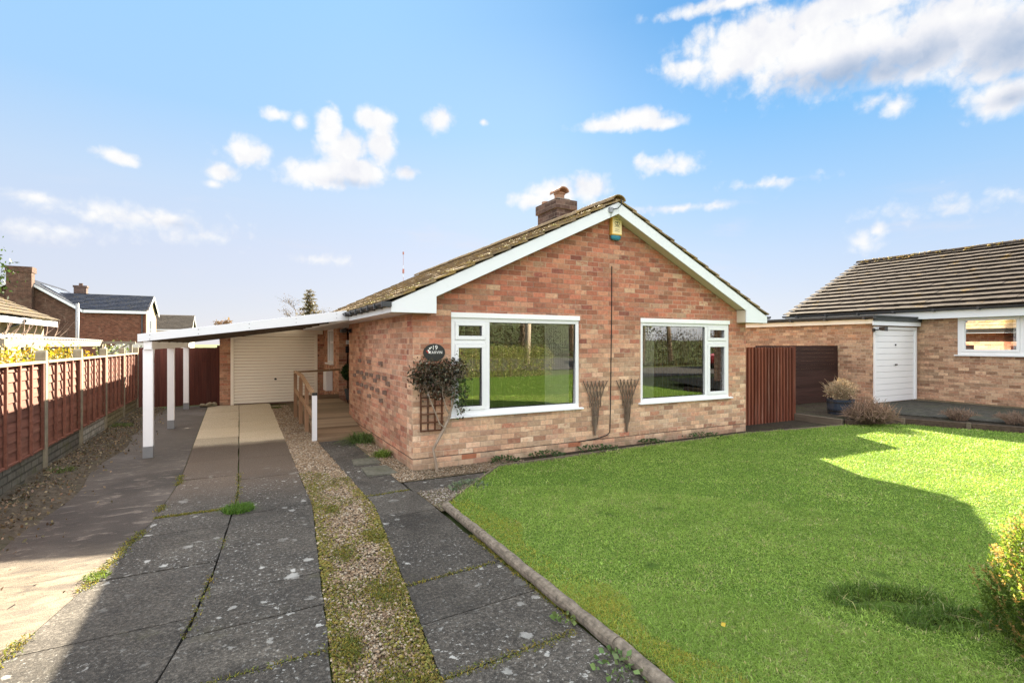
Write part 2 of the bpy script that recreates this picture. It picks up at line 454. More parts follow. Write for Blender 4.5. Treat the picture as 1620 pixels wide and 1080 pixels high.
def slab_mat(name, warm=True):
    m, h, b = mat(name, rough=.85, spec=.25)
    P = h.obj(); x, y, z = h.sep(P)
    r = h.island()
    grit = h.noise(P, 95, 4, .8)
    big = h.noise(P, 1.6, 6, .68)
    mid_n = h.noise(P, 7, 5, .7)
    darkc = h.mix(big, (.025, .0228, .0198), (.074, .066, .055))
    sp2 = h.noise(P, 42, 2, .6)
    darkc = h.mix(1., darkc, h.ramp(mid_n, [(.25, .68), (.75, 1.38)]), 'MULTIPLY')
    pst = h.sstep(h.noise(h.vmath('ADD', P, (2.7, 8.1, 0.)), 1.25, 6, .7, .5), .50, .68)
    darkc = h.mix(h.math('MULTIPLY', pst, .34), darkc, (.135, .122, .102))
    dst = h.sstep(h.noise(h.vmath('ADD', P, (7.7, 1.1, 0.)), .9, 6, .7, .4), .54, .66)
    darkc = h.mix(h.math('MULTIPLY', dst, .5), darkc, (.014, .013, .011))
    darkc = h.mix(1., darkc, h.ramp(sp2, [(.32, .6), (.52, .95), (.68, 1.7)]), 'MULTIPLY')
    if warm:
        mid = h.mix(big, (.062, .046, .034), (.125, .094, .070))
        new = h.mix(h.noise(h.vmath('MULTIPLY', P, (.8, 9., 1.)), 2.2, 5, .6), (.34, .285, .20), (.50, .43, .32))
        yb = h.math('ADD', y, h.math('MULTIPLY', h.math('SUBTRACT', h.noise(P, 2.2, 4), .5), .9))
        t1 = h.sstep(yb, -.85, 1.1); t2 = h.sstep(h.math('ADD', y, h.math('MULTIPLY', h.math('SUBTRACT', h.noise(P, 3, 4), .5), .35)), 3.0, 3.55)
        c = h.mix(t1, darkc, mid); c = h.mix(t2, c, new)
        tn = h.math('MULTIPLY', h.math('SUBTRACT', 1., t2), 1.)
    else:
        c = darkc; tn = 1.
    c = h.mix(1., c, h.ramp(r, [(0, .78), (1, 1.25)]), 'MULTIPLY')
    c = h.mix(1., c, h.ramp(grit, [(.3, .42), (.52, 1.), (.72, 1.9)]), 'MULTIPLY')
    # exposed pale aggregate specks
    sp = h.sstep(h.noise(P, 210, 2, .5), .66, .72)
    c = h.mix(h.math('MULTIPLY', h.math('MULTIPLY', sp, .55), tn), c, (.36, .34, .31))
    Pl = h.vmath('ADD', P, h.vmath('SCALE', h.comb(h.math('SUBTRACT', h.noise(P, 16, 4, .7), .5), h.math('SUBTRACT', h.noise(h.vmath('ADD', P, (5., 3., 0.)), 16, 4, .7), .5), 0.), scale=.11))
    clus = h.sstep(h.noise(P, 1.3, 4, .6), .38, .64)
    spk = h.math('MULTIPLY', h.sstep(h.noise(P, 33, 5, .68), .58, .635), .85)
    k = h.math('MAXIMUM', h.math('MULTIPLY', lichen(h, Pl, c, 7., .93), .8), h.math('MAXIMUM', lichen(h, Pl, c, 15., .80, seed=3.3), spk))
    lich = h.math('MULTIPLY', h.math('MULTIPLY', k, clus), tn)
    if warm: lich = h.math('MULTIPLY', lich, h.math('SUBTRACT', 1., h.sstep(y, .3, 1.4)))
    c = h.mix(h.math('MULTIPLY', lich, .72), c, h.mix(h.noise(P, 60, 3), (.36, .36, .34), (.58, .58, .54)))
    mo = h.sstep(h.noise(P, 2.1, 5, .65), .62, .76)
    c = h.mix(h.math('MULTIPLY', h.math('MULTIPLY', mo, .35), tn), c, (.10, .095, .05))
    h.put(b.inputs['Base Color'], c)
    h.put(b.inputs['Roughness'], h.ramp(big, [(.3, .7), (.7, .95)]))
    h.put(b.inputs['Normal'], h.bump(h.math('ADD', grit, h.math('MULTIPLY', lich, .3)), .55, .006))
    return m
M_slab = slab_mat('drive_slab', True)
M_slabpath = slab_mat('path_slab', False)

def strip_mat():
    m, h, b = mat('side_strip_concrete', rough=.8, spec=.25)
    P = h.obj(); x, y, z = h.sep(P)
    big = h.noise(P, .9, 6, .65, .3)
    grit = h.noise(P, 120, 3, .75)
    c = h.ramp(big, [(.28, (.034, .029, .025)), (.5, (.062, .052, .044)), (.72, (.115, .098, .083))])
    st = h.noise(h.vmath('MULTIPLY', P, (2.2, 5.5, 1.)), 1.7, 6, .72, .6)
    c = h.mix(h.math('MULTIPLY', h.sstep(st, .53, .64), .6), c, (.21, .175, .145))
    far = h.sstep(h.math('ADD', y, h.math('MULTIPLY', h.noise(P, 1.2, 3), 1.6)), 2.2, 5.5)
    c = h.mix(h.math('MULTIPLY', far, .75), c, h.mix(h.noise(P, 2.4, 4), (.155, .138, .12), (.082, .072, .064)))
    pale = h.sstep(h.noise(h.vmath('ADD', P, (4.1, 2.3, 0.)), .55, 5, .6), .56, .68)
    c = h.mix(h.math('MULTIPLY', pale, .4), c, (.22, .21, .21))
    near = h.math('SUBTRACT', 1., h.sstep(y, -1.9, -.9))  # sun patch on the near strip: concrete colour itself brightened there
    c = h.mix(h.math('MULTIPLY', near, h.ramp(h.sstep(st, .34, .60), [(0, .15), (1, .8)])), c, (.215, .175, .125))
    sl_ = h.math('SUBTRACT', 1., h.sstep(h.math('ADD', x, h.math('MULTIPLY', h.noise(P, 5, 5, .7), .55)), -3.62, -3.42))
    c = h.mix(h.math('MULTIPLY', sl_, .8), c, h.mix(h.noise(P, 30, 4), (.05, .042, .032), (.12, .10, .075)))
    c = h.mix(1., c, h.ramp(grit, [(.3, .68), (.55, 1.), (.75, 1.45)]), 'MULTIPLY')
    spk = h.math('MULTIPLY', h.sstep(h.noise(P, 48, 2), .64, .7), .6)
    c = h.mix(spk, c, (.05, .04, .035))
    h.put(b.inputs['Base Color'], c)
    h.put(b.inputs['Normal'], h.bump(h.math('ADD', grit, st), .5, .008))
    return m
M_strip = strip_mat()

def soil_mat(name, a, c2, sc=18):
    m, h, b = mat(name, rough=.95, spec=.1)
    P = h.obj()
    f = h.noise(P, sc, 6, .7)
    c = h.mix(h.ramp(f, [(.3, 0.), (.7, 1.)]), a, c2)
    c = h.mix(h.math('MULTIPLY', h.sstep(h.noise(P, 2.5, 4), .5, .7), .35), c, (.05, .06, .025))
    h.put(b.inputs['Base Color'], c)
    h.put(b.inputs['Normal'], h.bump(f, .8, .03))
    return m
M_soil = soil_mat('soil', (.042, .034, .025), (.125, .103, .076))
M_bedsoil = soil_mat('bed_soil', (.016, .013, .010), (.055, .044, .032))
M_paverpale = soil_mat('pale_paver', (.085, .084, .066), (.16, .155, .125), 14)
M_gravelbed = soil_mat('gravel_bed', (.10, .078, .05), (.22, .175, .12), 55)
M_fargrass = soil_mat('field', (.05, .07, .025), (.09, .11, .035), 2)
M_turfbase = soil_mat('turf_base', (.045, .075, .016), (.085, .135, .028), 25)
_m, _h, _b = mat('turf', rough=1., spec=0.)
_h.put(_b.inputs['Base Color'], _h.mix(1., _h.attr(), _h.ramp(_h.noise(_h.obj(), 30, 4, .7), [(.3, .6), (.7, 1.3)]), 'MULTIPLY'))
M_turf = _m
M_turfbase.node_tree.nodes['Principled BSDF'].inputs['Specular IOR Level'].default_value = 0
M_road = soil_mat('road_asphalt', (.06, .058, .055), (.10, .095, .09), 90)
M_asphaltdark = soil_mat('neighbour_drive_asphalt', (.022, .022, .02), (.075, .072, .06), 9)

M_blade = leaf_mat('grass_blade', .35, .55, .25)
M_leaf = leaf_mat('leaf', .35, .5, .3)
M_leafthin = leaf_mat('thin_leaf', .55, .5, .25)
M_leafdry = leaf_mat('dry_leaf', .15, .8, .1)
M_pebble = None
def pebble_mat():
    m, h, b = mat('pebble', rough=.75, spec=.3)
    P = h.obj()
    h.put(b.inputs['Base Color'], h.mix(1., h.attr(), h.ramp(h.noise(P, 160, 2), [(.3, .8), (.7, 1.2)]), 'MULTIPLY'))
    return m
M_pebble = pebble_mat()

EXPO = 3.0
DENO = False
SUN_E = 5.0
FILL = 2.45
# ------------------------------------------------------------------ scatter tools
def inpoly(x, y, poly):
    x = np.asarray(x); y = np.asarray(y); ins = np.zeros(len(x), bool)
    n = len(poly); j = n - 1
    for i in range(n):
        xi, yi = poly[i]; xj, yj = poly[j]
        c = ((yi > y) != (yj > y)) & (x < (xj - xi) * (y - yi) / (yj - yi + 1e-12) + xi)
        ins ^= c; j = i
    return ins

_T = rng.random((64, 64))
def vnoise(x, y, s=1., o=0.):
    """smooth value noise used to vary scatter"""
    x = np.asarray(x) * s + o + 100; y = np.asarray(y) * s + o * 1.7 + 100
    xi = np.floor(x).astype(int); yi = np.floor(y).astype(int); fx = x - xi; fy = y - yi
    fx = fx * fx * (3 - 2 * fx); fy = fy * fy * (3 - 2 * fy)
    g = lambda a, b: _T[a % 64, b % 64]
    return (g(xi, yi) * (1 - fx) + g(xi + 1, yi) * fx) * (1 - fy) + (g(xi, yi + 1) * (1 - fx) + g(xi + 1, yi + 1) * fx) * fy

def blades(P, hgt, wid, lean=.5, r=rng, curl=.5):
    """grass blades: P (n,3) roots -> verts (n*5), tris (n*3)"""
    n = len(P); an = r.random(n) * 2 * np.pi; la = r.random(n) * 2 * np.pi
    ln = (lean * (.25 + r.random(n)))
    d = np.stack([np.cos(la), np.sin(la), np.zeros(n)], 1)
    s = np.stack([np.cos(an), np.sin(an), np.zeros(n)], 1) * (wid * .5)[:, None]
    up = np.array((0, 0, 1.))
    mid = P + (up * (1 - .25 * ln[:, None]) + d * ln[:, None] * .45) * (hgt * .55)[:, None]
    tip = P + (up * (1 - curl * ln[:, None]) + d * ln[:, None] * 1.15) * hgt[:, None]
    V = np.stack([P - s, P + s, mid - s * .75, mid + s * .75, tip], 1).reshape(-1, 3)
    b = (np.arange(n) * 5)[:, None]
    F = np.concatenate([b + np.array([[0, 1, 3]]), b + np.array([[0, 3, 2]]), b + np.array([[2, 3, 4]])], 1).reshape(-1, 3)
    return V, F

def leafcards(P, size, r=rng, N=None, spread=1., aspect=.5, droop=0.):
    """diamond shaped leaves, folded along the midrib (2 quads as 4 tris); N are preferred outward directions"""
    n = len(P)
    a = r.normal(size=(n, 3))
    if N is not None: a = a * spread + N
    a[:, 2] -= droop
    a /= np.linalg.norm(a, axis=1)[:, None] + 1e-9
    q = r.normal(size=(n, 3)); s = np.cross(a, q); s /= np.linalg.norm(s, axis=1)[:, None] + 1e-9
    nn = np.cross(a, s)
    L = np.asarray(size)[:, None] if hasattr(size, '__len__') else size
    V = np.stack([P, P + a * L * .5 + s * L * aspect * .5 + nn * L * .08, P + a * L, P + a * L * .5 - s * L * aspect * .5 + nn * L * .08], 1).reshape(-1, 3)
    b = (np.arange(n) * 4)[:, None]
    F = np.concatenate([b + np.array([[0, 1, 2]]), b + np.array([[0, 2, 3]])], 1).reshape(-1, 3)
    return V, F

def jcol(base, n, var=.25, r=rng):
    c = np.array(base)[None, :] * (1 + var * (r.random((n, 1)) * 2 - 1)) * (1 + .12 * (r.random((n, 3)) * 2 - 1))
    return np.clip(c, 0, 1)

ICO_V = []
_t = (1 + 5 ** .5) / 2
for a_, b_ in ((1, _t), (-1, _t), (1, -_t), (-1, -_t)): ICO_V += [(0, a_, b_), (a_, b_, 0), (b_, 0, a_)]
ICO_V = np.array(ICO_V); ICO_V /= np.linalg.norm(ICO_V[0])
def _icofaces():
    F = []
    for i in range(12):
        for j in range(i + 1, 12):
            for k in range(j + 1, 12):
                e = [np.linalg.norm(ICO_V[p] - ICO_V[q]) for p, q in ((i, j), (j, k), (i, k))]
                if max(e) < 1.1: F.append((i, j, k))
    o = []
    for f in F:
        a, b, c = (ICO_V[q] for q in f)
        o.append(f if np.dot(np.cross(b - a, c - a), a) > 0 else (f[0], f[2], f[1]))
    return np.array(o)
ICO_F = _icofaces()
def pebbles(P, size, r=rng):
    n = len(P)
    sc = size[:, None] * (np.array([1, .78, .5])[None] * (1 + .35 * (r.random((n, 3)) - .5)))
    V = ICO_V[None] * (1 + .28 * (r.random((n, 12, 1)) - .5)) * sc[:, None, :]
    an = r.random(n) * 2 * np.pi; ca, sa = np.cos(an), np.sin(an)
    tl = (r.random((n, 2)) - .5) * .7
    x = V[..., 0] * ca[:, None] - V[..., 1] * sa[:, None]; y = V[..., 0] * sa[:, None] + V[..., 1] * ca[:, None]
    z = V[..., 2] + x * tl[:, :1] + y * tl[:, 1:]
    V = np.stack([x, y, z], 2) + P[:, None, :]
    F = (np.arange(n) * 12)[:, None, None] + ICO_F[None]
    return V.reshape(-1, 3), F.reshape(-1, 3)

# ------------------------------------------------------------------ the setting
LV, LU = [-9, -5, -2.97, -1.98, -.73, .87, 8.5, 9.6], [-4.5, -3.62, -3.19, -2.98, -2.79, -2.70, -2.77, -2.78]
CV, CU = [-9, -5, -3.58, -3.05, -2.2, -.07, 6.8, 9.6], [-3.6, -2.77, -2.43, -2.32, -2.22, -2.06, -2.03, -2.03]
GV, GU = [-9, -5, -4, -.96, 8.7, 9.6], [-2.3, -1.76, -1.64, -1.37, -1.25, -1.25]
HV, HU = [-9, -5, -4.25, -1.28, 2.7, 9], [-1.9, -1.28, -1.16, -.80, -.84, -.84]
fL = lambda v: float(np.interp(v, LV, LU)); fC = lambda v: float(np.interp(v, CV, CU))
fG = lambda v: float(np.interp(v, GV, GU)); fH = lambda v: float(np.interp(v, HV, HU))

g = MB()
nr, na = 40, 72
rad = [0, 6, 14, 25, 40, 60, 90, 140, 220, 400, 800, 1600, 3000]
ring = []
for i, r_ in enumerate(rad):
    ring.append([])
    for k in range(na):
        a_ = 2 * math.pi * k / na; x, y = r_ * math.cos(a_), r_ * math.sin(a_) + 2
        dz = -.05 - 1.2 * min(1, max(0, (r_ - 50) / 120)) if r_ > 50 else -.05
        g.v.append((x, y, dz)); ring[-1].append(len(g.v) - 1)
for i in range(len(rad) - 1):
    for k in range(na):
        k2 = (k + 1) % na
        g.f.append((ring[i][k], ring[i + 1][k], ring[i + 1][k2], ring[i][k2]))
tag(g.build('ground', M_fargrass, fix=False), kind='structure')

def slabs(name, vs, fa, fb, material, gap=.012, ztop=0., tilt=.004, skew=0.):
    mb = MB()
    for a_, b_ in zip(vs[:-1], vs[1:]):
        v1, v0 = a_ - gap / 2, b_ + gap / 2
        z = [ztop + rnd.uniform(-tilt, tilt) for _ in range(4)]
        nsub = 4
        L = [(fa(v0 + (v1 - v0) * t / nsub) + gap / 2 * (1 if nsub else 1), v0 + (v1 - v0) * t / nsub) for t in range(nsub + 1)]
        J = lambda: rnd.uniform(-.006, .006)
        Rr = [(fb(v0 + (v1 - v0) * t / nsub) - gap / 2 + J(), v0 + (v1 - v0) * t / nsub + skew) for t in range(nsub + 1)]
        zl = [z[0] + (z[1] - z[0]) * t / nsub for t in range(nsub + 1)]; zr = [z[2] + (z[3] - z[2]) * t / nsub for t in range(nsub + 1)]
        top = [(x, y, q) for (x, y), q in zip(L, zl)] ; topr = [(x, y, q) for (x, y), q in zip(Rr, zr)]
        n = len(mb.v)
        mb.v += top + topr + [(x, y, -.045) for x, y, _ in top + topr]
        k = nsub + 1
        for t in range(nsub):
            mb.f.append((n + t, n + k + t, n + k + t + 1, n + t + 1))
            mb.f.append((n + t, n + t + 1, n + 2 * k + t + 1, n + 2 * k + t))
            mb.f.append((n + k + t + 1, n + k + t, n + 3 * k + t, n + 3 * k + t + 1))
        mb.f.append((n, n + 2 * k, n + 3 * k, n + k)); e = nsub
        mb.f.append((n + k + e, n + 3 * k + e, n + 2 * k + e, n + e))
    return mb.build(name, material)

dl = [9.6, 8.1, 6.57, 5.19, 4.07, 3.3, 1.98, .9, -.63, -1.16, -2.05, -2.95, -3.9, -5.0, -6.4, -7.6, -9]
dr = [9.6, 7.5, 5.9, 4.5, 3.35, 1.9, .6, -.9, -1.8, -2.67, -3.18, -3.72, -4.6, -5.4, -6.6, -9]
o = slabs('driveway', dl, fL, fC, M_slab); tag(o, kind='structure')
o = slabs('driveway', dr, fC, fG, M_slab, skew=.03); tag(o, kind='structure')
pl = [2.72, 1.25, -.1, -.88, -1.7, -2.45, -3.16, -3.7, -4.24, -5.2, -6.5, -9]
o = slabs('footpath', pl, fH, lambda v: -.245 if v < -.95 else -.30, M_slabpath, skew=.06); tag(o, kind='structure')
mb = MB(); mb.prism([(-.27, -.98, -.045), (.62, -.98, -.045), (1.02, -.52, -.045), (-.27, -.50, -.045)], (0, 0, .043))
tag(mb.build('footpath', M_slabpath), kind='structure')
mb = MB(); mb.prism([(-.64, .66, -.03), (-.27, .62, -.03), (-.28, 1.0, -.03), (-.60, 1.02, -.03)], (0, 0, .052)); tag(mb.build('footpath', M_paverpale), kind='structure')
mb = MB(); mb.prism([(-.60, .0, -.03), (-.22, -.06, -.03), (-.24, .44, -.03), (-.58, .46, -.03)], (0, 0, .050)); tag(mb.build('footpath', M_paverpale), kind='structure')
# pale left strip below the carport
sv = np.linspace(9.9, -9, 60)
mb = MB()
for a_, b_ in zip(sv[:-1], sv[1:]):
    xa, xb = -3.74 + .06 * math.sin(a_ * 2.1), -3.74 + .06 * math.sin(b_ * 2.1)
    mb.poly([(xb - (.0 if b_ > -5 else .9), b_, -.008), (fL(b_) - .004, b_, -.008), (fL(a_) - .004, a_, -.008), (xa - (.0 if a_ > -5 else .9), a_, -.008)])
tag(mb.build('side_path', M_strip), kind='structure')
mb = MB(); mb.poly([(-2.78, 9.62, -.006), (.24, 9.62, -.006), (.24, 9.75, -.006), (-2.78, 9.75, -.006)])
tag(mb.build('garage_threshold', M_strip), kind='structure')
# soil along the fence, gently heaped
gx = np.linspace(-4.36, -3.36, 24); gy = np.linspace(-6, 9.9, 300)
X, Y = np.meshgrid(gx, gy); Z = .012 + .05 * vnoise(X, Y, 4.) * np.clip((-3.66 - X) / .4, 0, 1) - .05 * np.clip((X + 4.0) / .3, 0, 1) + .05 * (vnoise(X, Y, 5., 3.) - .5) + .02 * (vnoise(X, Y, 17., 1.) - .5)
V = np.stack([X.ravel(), Y.ravel(), Z.ravel()], 1)
ii = np.arange(299)[:, None] * 24 + np.arange(23)[None]
F = np.stack([ii, ii + 1, ii + 25, ii + 24], 2).reshape(-1, 4)
tag(np_mesh('soil_strip', V, F, M_soil, smooth=True), kind='structure')
# gravel bed and the bed before the front wall
mb = MB()
vv = np.linspace(-5.6, 9.0, 40)
for a_, b_ in zip(vv[:-1], vv[1:]):
    mb.poly([(fG(a_), a_, -.012), (fH(a_), a_, -.012), (fH(b_), b_, -.012), (fG(b_), b_, -.012)])
mb.poly([(-.84, 2.7, -.013), (-.84, 9.6, -.013), (.24, 9.6, -.013), (.24, 2.7, -.013)])
tag(mb.build('gravel_bed', M_gravelbed), kind='structure')
mb = MB()
mb.poly([(-.31, 2.72, .002), (-.31, -.49, .002), (.95, -.49, .002), (1.15, -.40, .002), (1.15, .0, .002), (0, 0, .002), (0, 2.72, .002)])
mb.poly([(-.24, -1.78, .003), (.70, -.98, .003), (-.26, -.985, .003)])
tag(mb.build('gravel_bed', M_gravelbed), kind='structure')
mb = MB(); mb.poly([(1.1, -.42, .006), (6.6, -.34, .006), (8.9, -.55, .006), (8.95, .6, .006), (6.67, .6, .006), (6.67, 0, .006), (1.1, 0, .006)])
tag(mb.build('soil_bed', M_bedsoil), kind='structure')
# lawn
LAWN = [(-.16, -1.70), (1.07, -.46), (3.4, -.38), (6.3, -.37), (8.75, -.66), (10.15, -1.05), (10.9, -3.0), (11.6, -6.5), (11.8, -9.6), (-1.0, -9.6), (-.7, -7.5), (-.28, -5.3), (-.17, -4.76)]
HOLES = [(1.62, -4.93, .30, .13), (1.72, -5.27, .30, .11)]
def lawn_z(x, y):
    x = np.asarray(x, float); y = np.asarray(y, float)
    z = .045 + .03 * (vnoise(x, y, .8) - .5) + .012 * (vnoise(x, y, 3., 5.) - .5)
    for hx, hy, ra, rb in HOLES:
        dx, dy = x - hx, y - hy; u = (dx * .88 - dy * .47) / ra; w = (dx * .47 + dy * .88) / rb
        z -= .19 * np.exp(-(u * u + w * w) * 1.6)
        z += .035 * np.exp(-((u) ** 2 + (w + 1.5) ** 2) * 1.3)
    return z
gx = np.arange(-1.1, 11.9, .06); gy = np.arange(-9.7, -.3, .06)
X, Y = np.meshgrid(gx, gy); nxg = len(gx); nyg = len(gy)
V = np.stack([X.ravel(), Y.ravel(), lawn_z(X.ravel(), Y.ravel())], 1)
ii = (np.arange(nyg - 1)[:, None] * nxg + np.arange(nxg - 1)[None]).ravel()
F = np.stack([ii, ii + 1, ii + nxg + 1, ii + nxg], 1)
cx = V[F].mean(1)
poly_in = [(-.12, -1.72), (1.08, -.52), (3.4, -.45), (6.3, -.44), (8.7, -.72), (10.1, -1.1), (10.85, -3.0), (11.55, -6.5), (11.8, -9.6), (-.95, -9.6), (-.65, -7.5), (-.23, -5.3), (-.12, -4.76)]
F = F[inpoly(cx[:, 0], cx[:, 1], poly_in)]
_dig = np.zeros(len(V))
for hx, hy, ra, rb in HOLES:
    dx, dy = V[:, 0] - hx, V[:, 1] - hy; _dig = np.maximum(_dig, np.exp(-(((dx * .88 - dy * .47) / ra) ** 2 + ((dx * .47 + dy * .88) / rb) ** 2) * 1.2))
_dig = np.clip(_dig * 2.2, 0, 1)[:, None]
tag(np_mesh('lawn', V, F, M_turf, np.array([[.072, .125, .024]]) * (1 - _dig) + np.array([[.012, .010, .007]]) * _dig, smooth=True), kind='structure')
mb = MB(); mb.poly([(p[0], p[1], -.004) for p in LAWN])
tag(mb.build('lawn_subsoil', M_turfbase), kind='structure')

# grass blades: finer and denser near the camera
def scatter_lawn(n, poly, dmin, dmax, r):
    out = []
    while sum(map(len, out)) < n:
        x = r.uniform(-1, 11.9, n); y = r.uniform(-9.6, -.3, n)
        d = np.hypot(x - CAM[0], y - CAM[1])
        k = inpoly(x, y, poly) & (d >= dmin) & (d < dmax)
        # only what lies in front of the camera or is mirrored by the windows
        fx = (x - CAM[0]) * .471 + (y - CAM[1]) * .882; sx = (x - CAM[0]) * .882 - (y - CAM[1]) * .471
        k &= (fx > .5) & (np.abs(sx) < fx * 1.12 + .5) if dmax < 90 else True
        out.append(np.stack([x[k], y[k]], 1))
        if len(out) > 60: break
    return np.concatenate(out)[:n]
Vs, Fs, Cs = [], [], []; base = 0
def add_blades(xy, hm, w, greens, lean=1.15, hole=False):
    global base
    n = len(xy)
    P = np.stack([xy[:, 0], xy[:, 1], lawn_z(xy[:, 0], xy[:, 1]) - .004], 1)
    big = vnoise(xy[:, 0], xy[:, 1], 1.3); mid = vnoise(xy[:, 0], xy[:, 1], 5., 3.); sm = vnoise(xy[:, 0], xy[:, 1], 14., 8.)
    hgt = hm * (.55 + .6 * rng.random(n)) * (.8 + .3 * mid + .2 * sm)
    V, F = blades(P, hgt, w * (.7 + .6 * rng.random(n)), lean)
    t = np.clip(.2 + .42 * big + .25 * mid + .12 * sm + .3 * (rng.random(n) - .5), 0, 1)[:, None]
    c = np.array(greens[0])[None] * (1 - t) + np.array(greens[1])[None] * t
    dry = (rng.random(n) < .07 + .12 * (mid > .72)); c[dry] = jcol((.40, .38, .19), int(dry.sum()))
    c = c * (.55 + .85 * rng.random((n, 1)))
    for sx, sy, sr in SPOTS:
        e = ((xy[:, 0] - sx) ** 2 + (xy[:, 1] - sy) ** 2) / sr ** 2; q = np.exp(-e * e)[:, None] * .6
        c = c * (1 - q) + np.array([[.035, .075, .02]]) * q
    if not hole:
        kk = np.ones(n, bool)
        for hx, hy, ra, rb in HOLES:
            dx, dy = xy[:, 0] - hx, xy[:, 1] - hy; kk &= ((dx * .88 - dy * .47) / ra) ** 2 + ((dx * .47 + dy * .88) / rb) ** 2 > .55
        V = V.reshape(n, 5, 3)[kk].reshape(-1, 3); c = c[kk]; xy = xy[kk]; n = len(xy); F = (np.arange(n) * 5)[:, None] + np.array([[0, 1, 3, 0, 3, 2, 2, 3, 4]]); F = F.reshape(-1, 3)
    # yellow moss fringe along the edging
    fr = (xy[:, 0] < -.02 + .28 * vnoise(xy[:, 0] * 0, xy[:, 1], 2.)) & (xy[:, 1] < -1.6) & (rng.random(n) < .6 * vnoise(xy[:, 0], xy[:, 1], 3.5, 2.) + .12)
    c[fr] = jcol((.34, .32, .05), int(fr.sum()))
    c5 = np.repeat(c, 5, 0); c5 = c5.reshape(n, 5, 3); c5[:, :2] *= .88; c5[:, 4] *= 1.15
    Vs.append(V); Fs.append(F + base); Cs.append(c5.reshape(-1, 3)); base += len(V)
SPOTS = [(rng.uniform(.3, 6.5), rng.uniform(-5.6, -1.2), rng.uniform(.03, .065)) for _ in range(16)]
GR = ((.138, .245, .036), (.315, .445, .095))
for n, a_, b_, hm, w in ((130000, 0, 3.6, .028, .0038), (140000, 3.6, 6.0, .027, .0048), (90000, 6.0, 9.5, .026, .0066), (45000, 9.5, 16, .028, .010)):
    add_blades(scatter_lawn(n, LAWN, a_, b_, rng), hm, np.full(n, w)[:n], GR)
# what the windows mirror lies further off and is coarser
xy = scatter_lawn(30000, LAWN, 2.5, 99, rng); xy = xy[xy[:, 1] < -3.2]
add_blades(xy, .03, np.full(len(xy), .012), GR)
# long tufts around the two hollows
for hx, hy, ra, rb in HOLES:
    n = 800; t = rng.random(n) * 2 * np.pi; q = .85 + .5 * rng.random(n)
    a_, b_ = np.cos(t) * ra * q, np.sin(t) * rb * q * 1.2
    xy = np.stack([hx + a_ * .88 + b_ * .47, hy - a_ * .47 + b_ * .88], 1)
    add_blades(xy, .11, np.full(n, .005), ((.045, .09, .014), (.12, .21, .035)), 1.1, hole=True)
# ragged lip at the lawn's edges
for (x0, y0), (x1, y1) in zip(LAWN[:6], LAWN[1:7]):
    L = math.hypot(x1 - x0, y1 - y0); n = int(L * 260); t = rng.random(n)
    xy = np.stack([x0 + (x1 - x0) * t + rng.normal(0, .025, n), y0 + (y1 - y0) * t - .04 + rng.normal(0, .025, n)], 1)
    add_blades(xy, .05, np.full(n, .006), GR)
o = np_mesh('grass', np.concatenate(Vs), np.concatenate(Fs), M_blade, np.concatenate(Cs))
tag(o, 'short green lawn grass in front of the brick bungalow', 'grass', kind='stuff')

# gravel
def strip_points(n, v0, v1, r=rng):
    v = r.uniform(v0, v1, n); t = r.random(n)
    u = np.interp(v, GV, GU) * (1 - t) + np.interp(v, HV, HU) * t
    return u, v, t
PV_, PF_, PC_ = [], [], []; pb = 0
def add_pebbles(u, v, z, size, cols):
    global pb
    V, F = pebbles(np.stack([u, v, z], 1), size)
    PV_.append(V); PF_.append(F + pb); PC_.append(np.repeat(cols, 12, 0)); pb += len(V)
def pebcols(n, u, v, mossy=None):
    pal = np.array([(.22, .155, .095), (.27, .20, .13), (.15, .10, .065), (.29, .23, .16), (.13, .10, .07), (.20, .14, .085), (.33, .28, .215)])
    c = pal[rng.integers(0, len(pal), n)] * (.85 + .35 * rng.random((n, 1)))
    if mossy is not None:
        k = rng.random(n) < mossy; c[k] = jcol((.16, .135, .03), int(k.sum()), .35)
    return c
for n, v0, v1, s0 in ((9500, -5.2, -2.6, .0100), (9500, -2.6, .3, .0115), (8000, .3, 3.6, .0135), (5500, 3.6, 8.9, .018)):
    u, v, t = strip_points(n, v0, v1)
    edge = np.abs(t - .5) * 2
    ms = np.clip((edge - .45) * 1.6, 0, 1) * np.clip((.2 - v) / 1.2, 0, 1) * (vnoise(u, v, 1.6) > .25) * .85 + .3 * (vnoise(u, v, 2.6, 4.) > .62) * (v < 0)
    add_pebbles(u, v, -.012 + .018 * rng.random(n), s0 * (.55 + .9 * rng.random(n)), pebcols(n, u, v, np.clip(ms, 0, .95)))
n = 3800; u = rng.uniform(-.31, .03, n); v = rng.uniform(-.48, 2.6, n)
k = (u > -.31 + .06 * np.sin(v * 5)) & ~((v > .8) & (u > -.02)); u, v = u[k], v[k]
add_pebbles(u, v, .006 + .008 * rng.random(len(u)), .011 * (.5 + .9 * rng.random(len(u))), pebcols(len(u), u, v))
n = 2200; u = rng.uniform(-.05, 1.6, n); v = rng.uniform(-.48, -.02, n)
add_pebbles(u, v, .008 + .006 * rng.random(n), .010 * (.5 + .9 * rng.random(n)), pebcols(n, u, v) * .8)
TRI = [(-.24, -1.78), (.74, -.98), (-.26, -.985)]
n = 3000; u = rng.uniform(-.3, .8, n); v = rng.uniform(-1.8, -.95, n); k = inpoly(u, v, TRI); u, v = u[k], v[k]
gc = pebcols(len(u), u, v, .25 * (vnoise(u, v, 3.) > .4)); gc = gc * .5 + gc.mean(1, keepdims=True) * .45
add_pebbles(u, v, .008 + .008 * rng.random(len(u)), .011 * (.5 + .9 * rng.random(len(u))), gc)
o = np_mesh('gravel', np.concatenate(PV_), np.concatenate(PF_), M_pebble, np.concatenate(PC_), smooth=False)
tag(o, 'loose tan and grey pebbles in the strip between drive and path', 'gravel', kind='stuff')

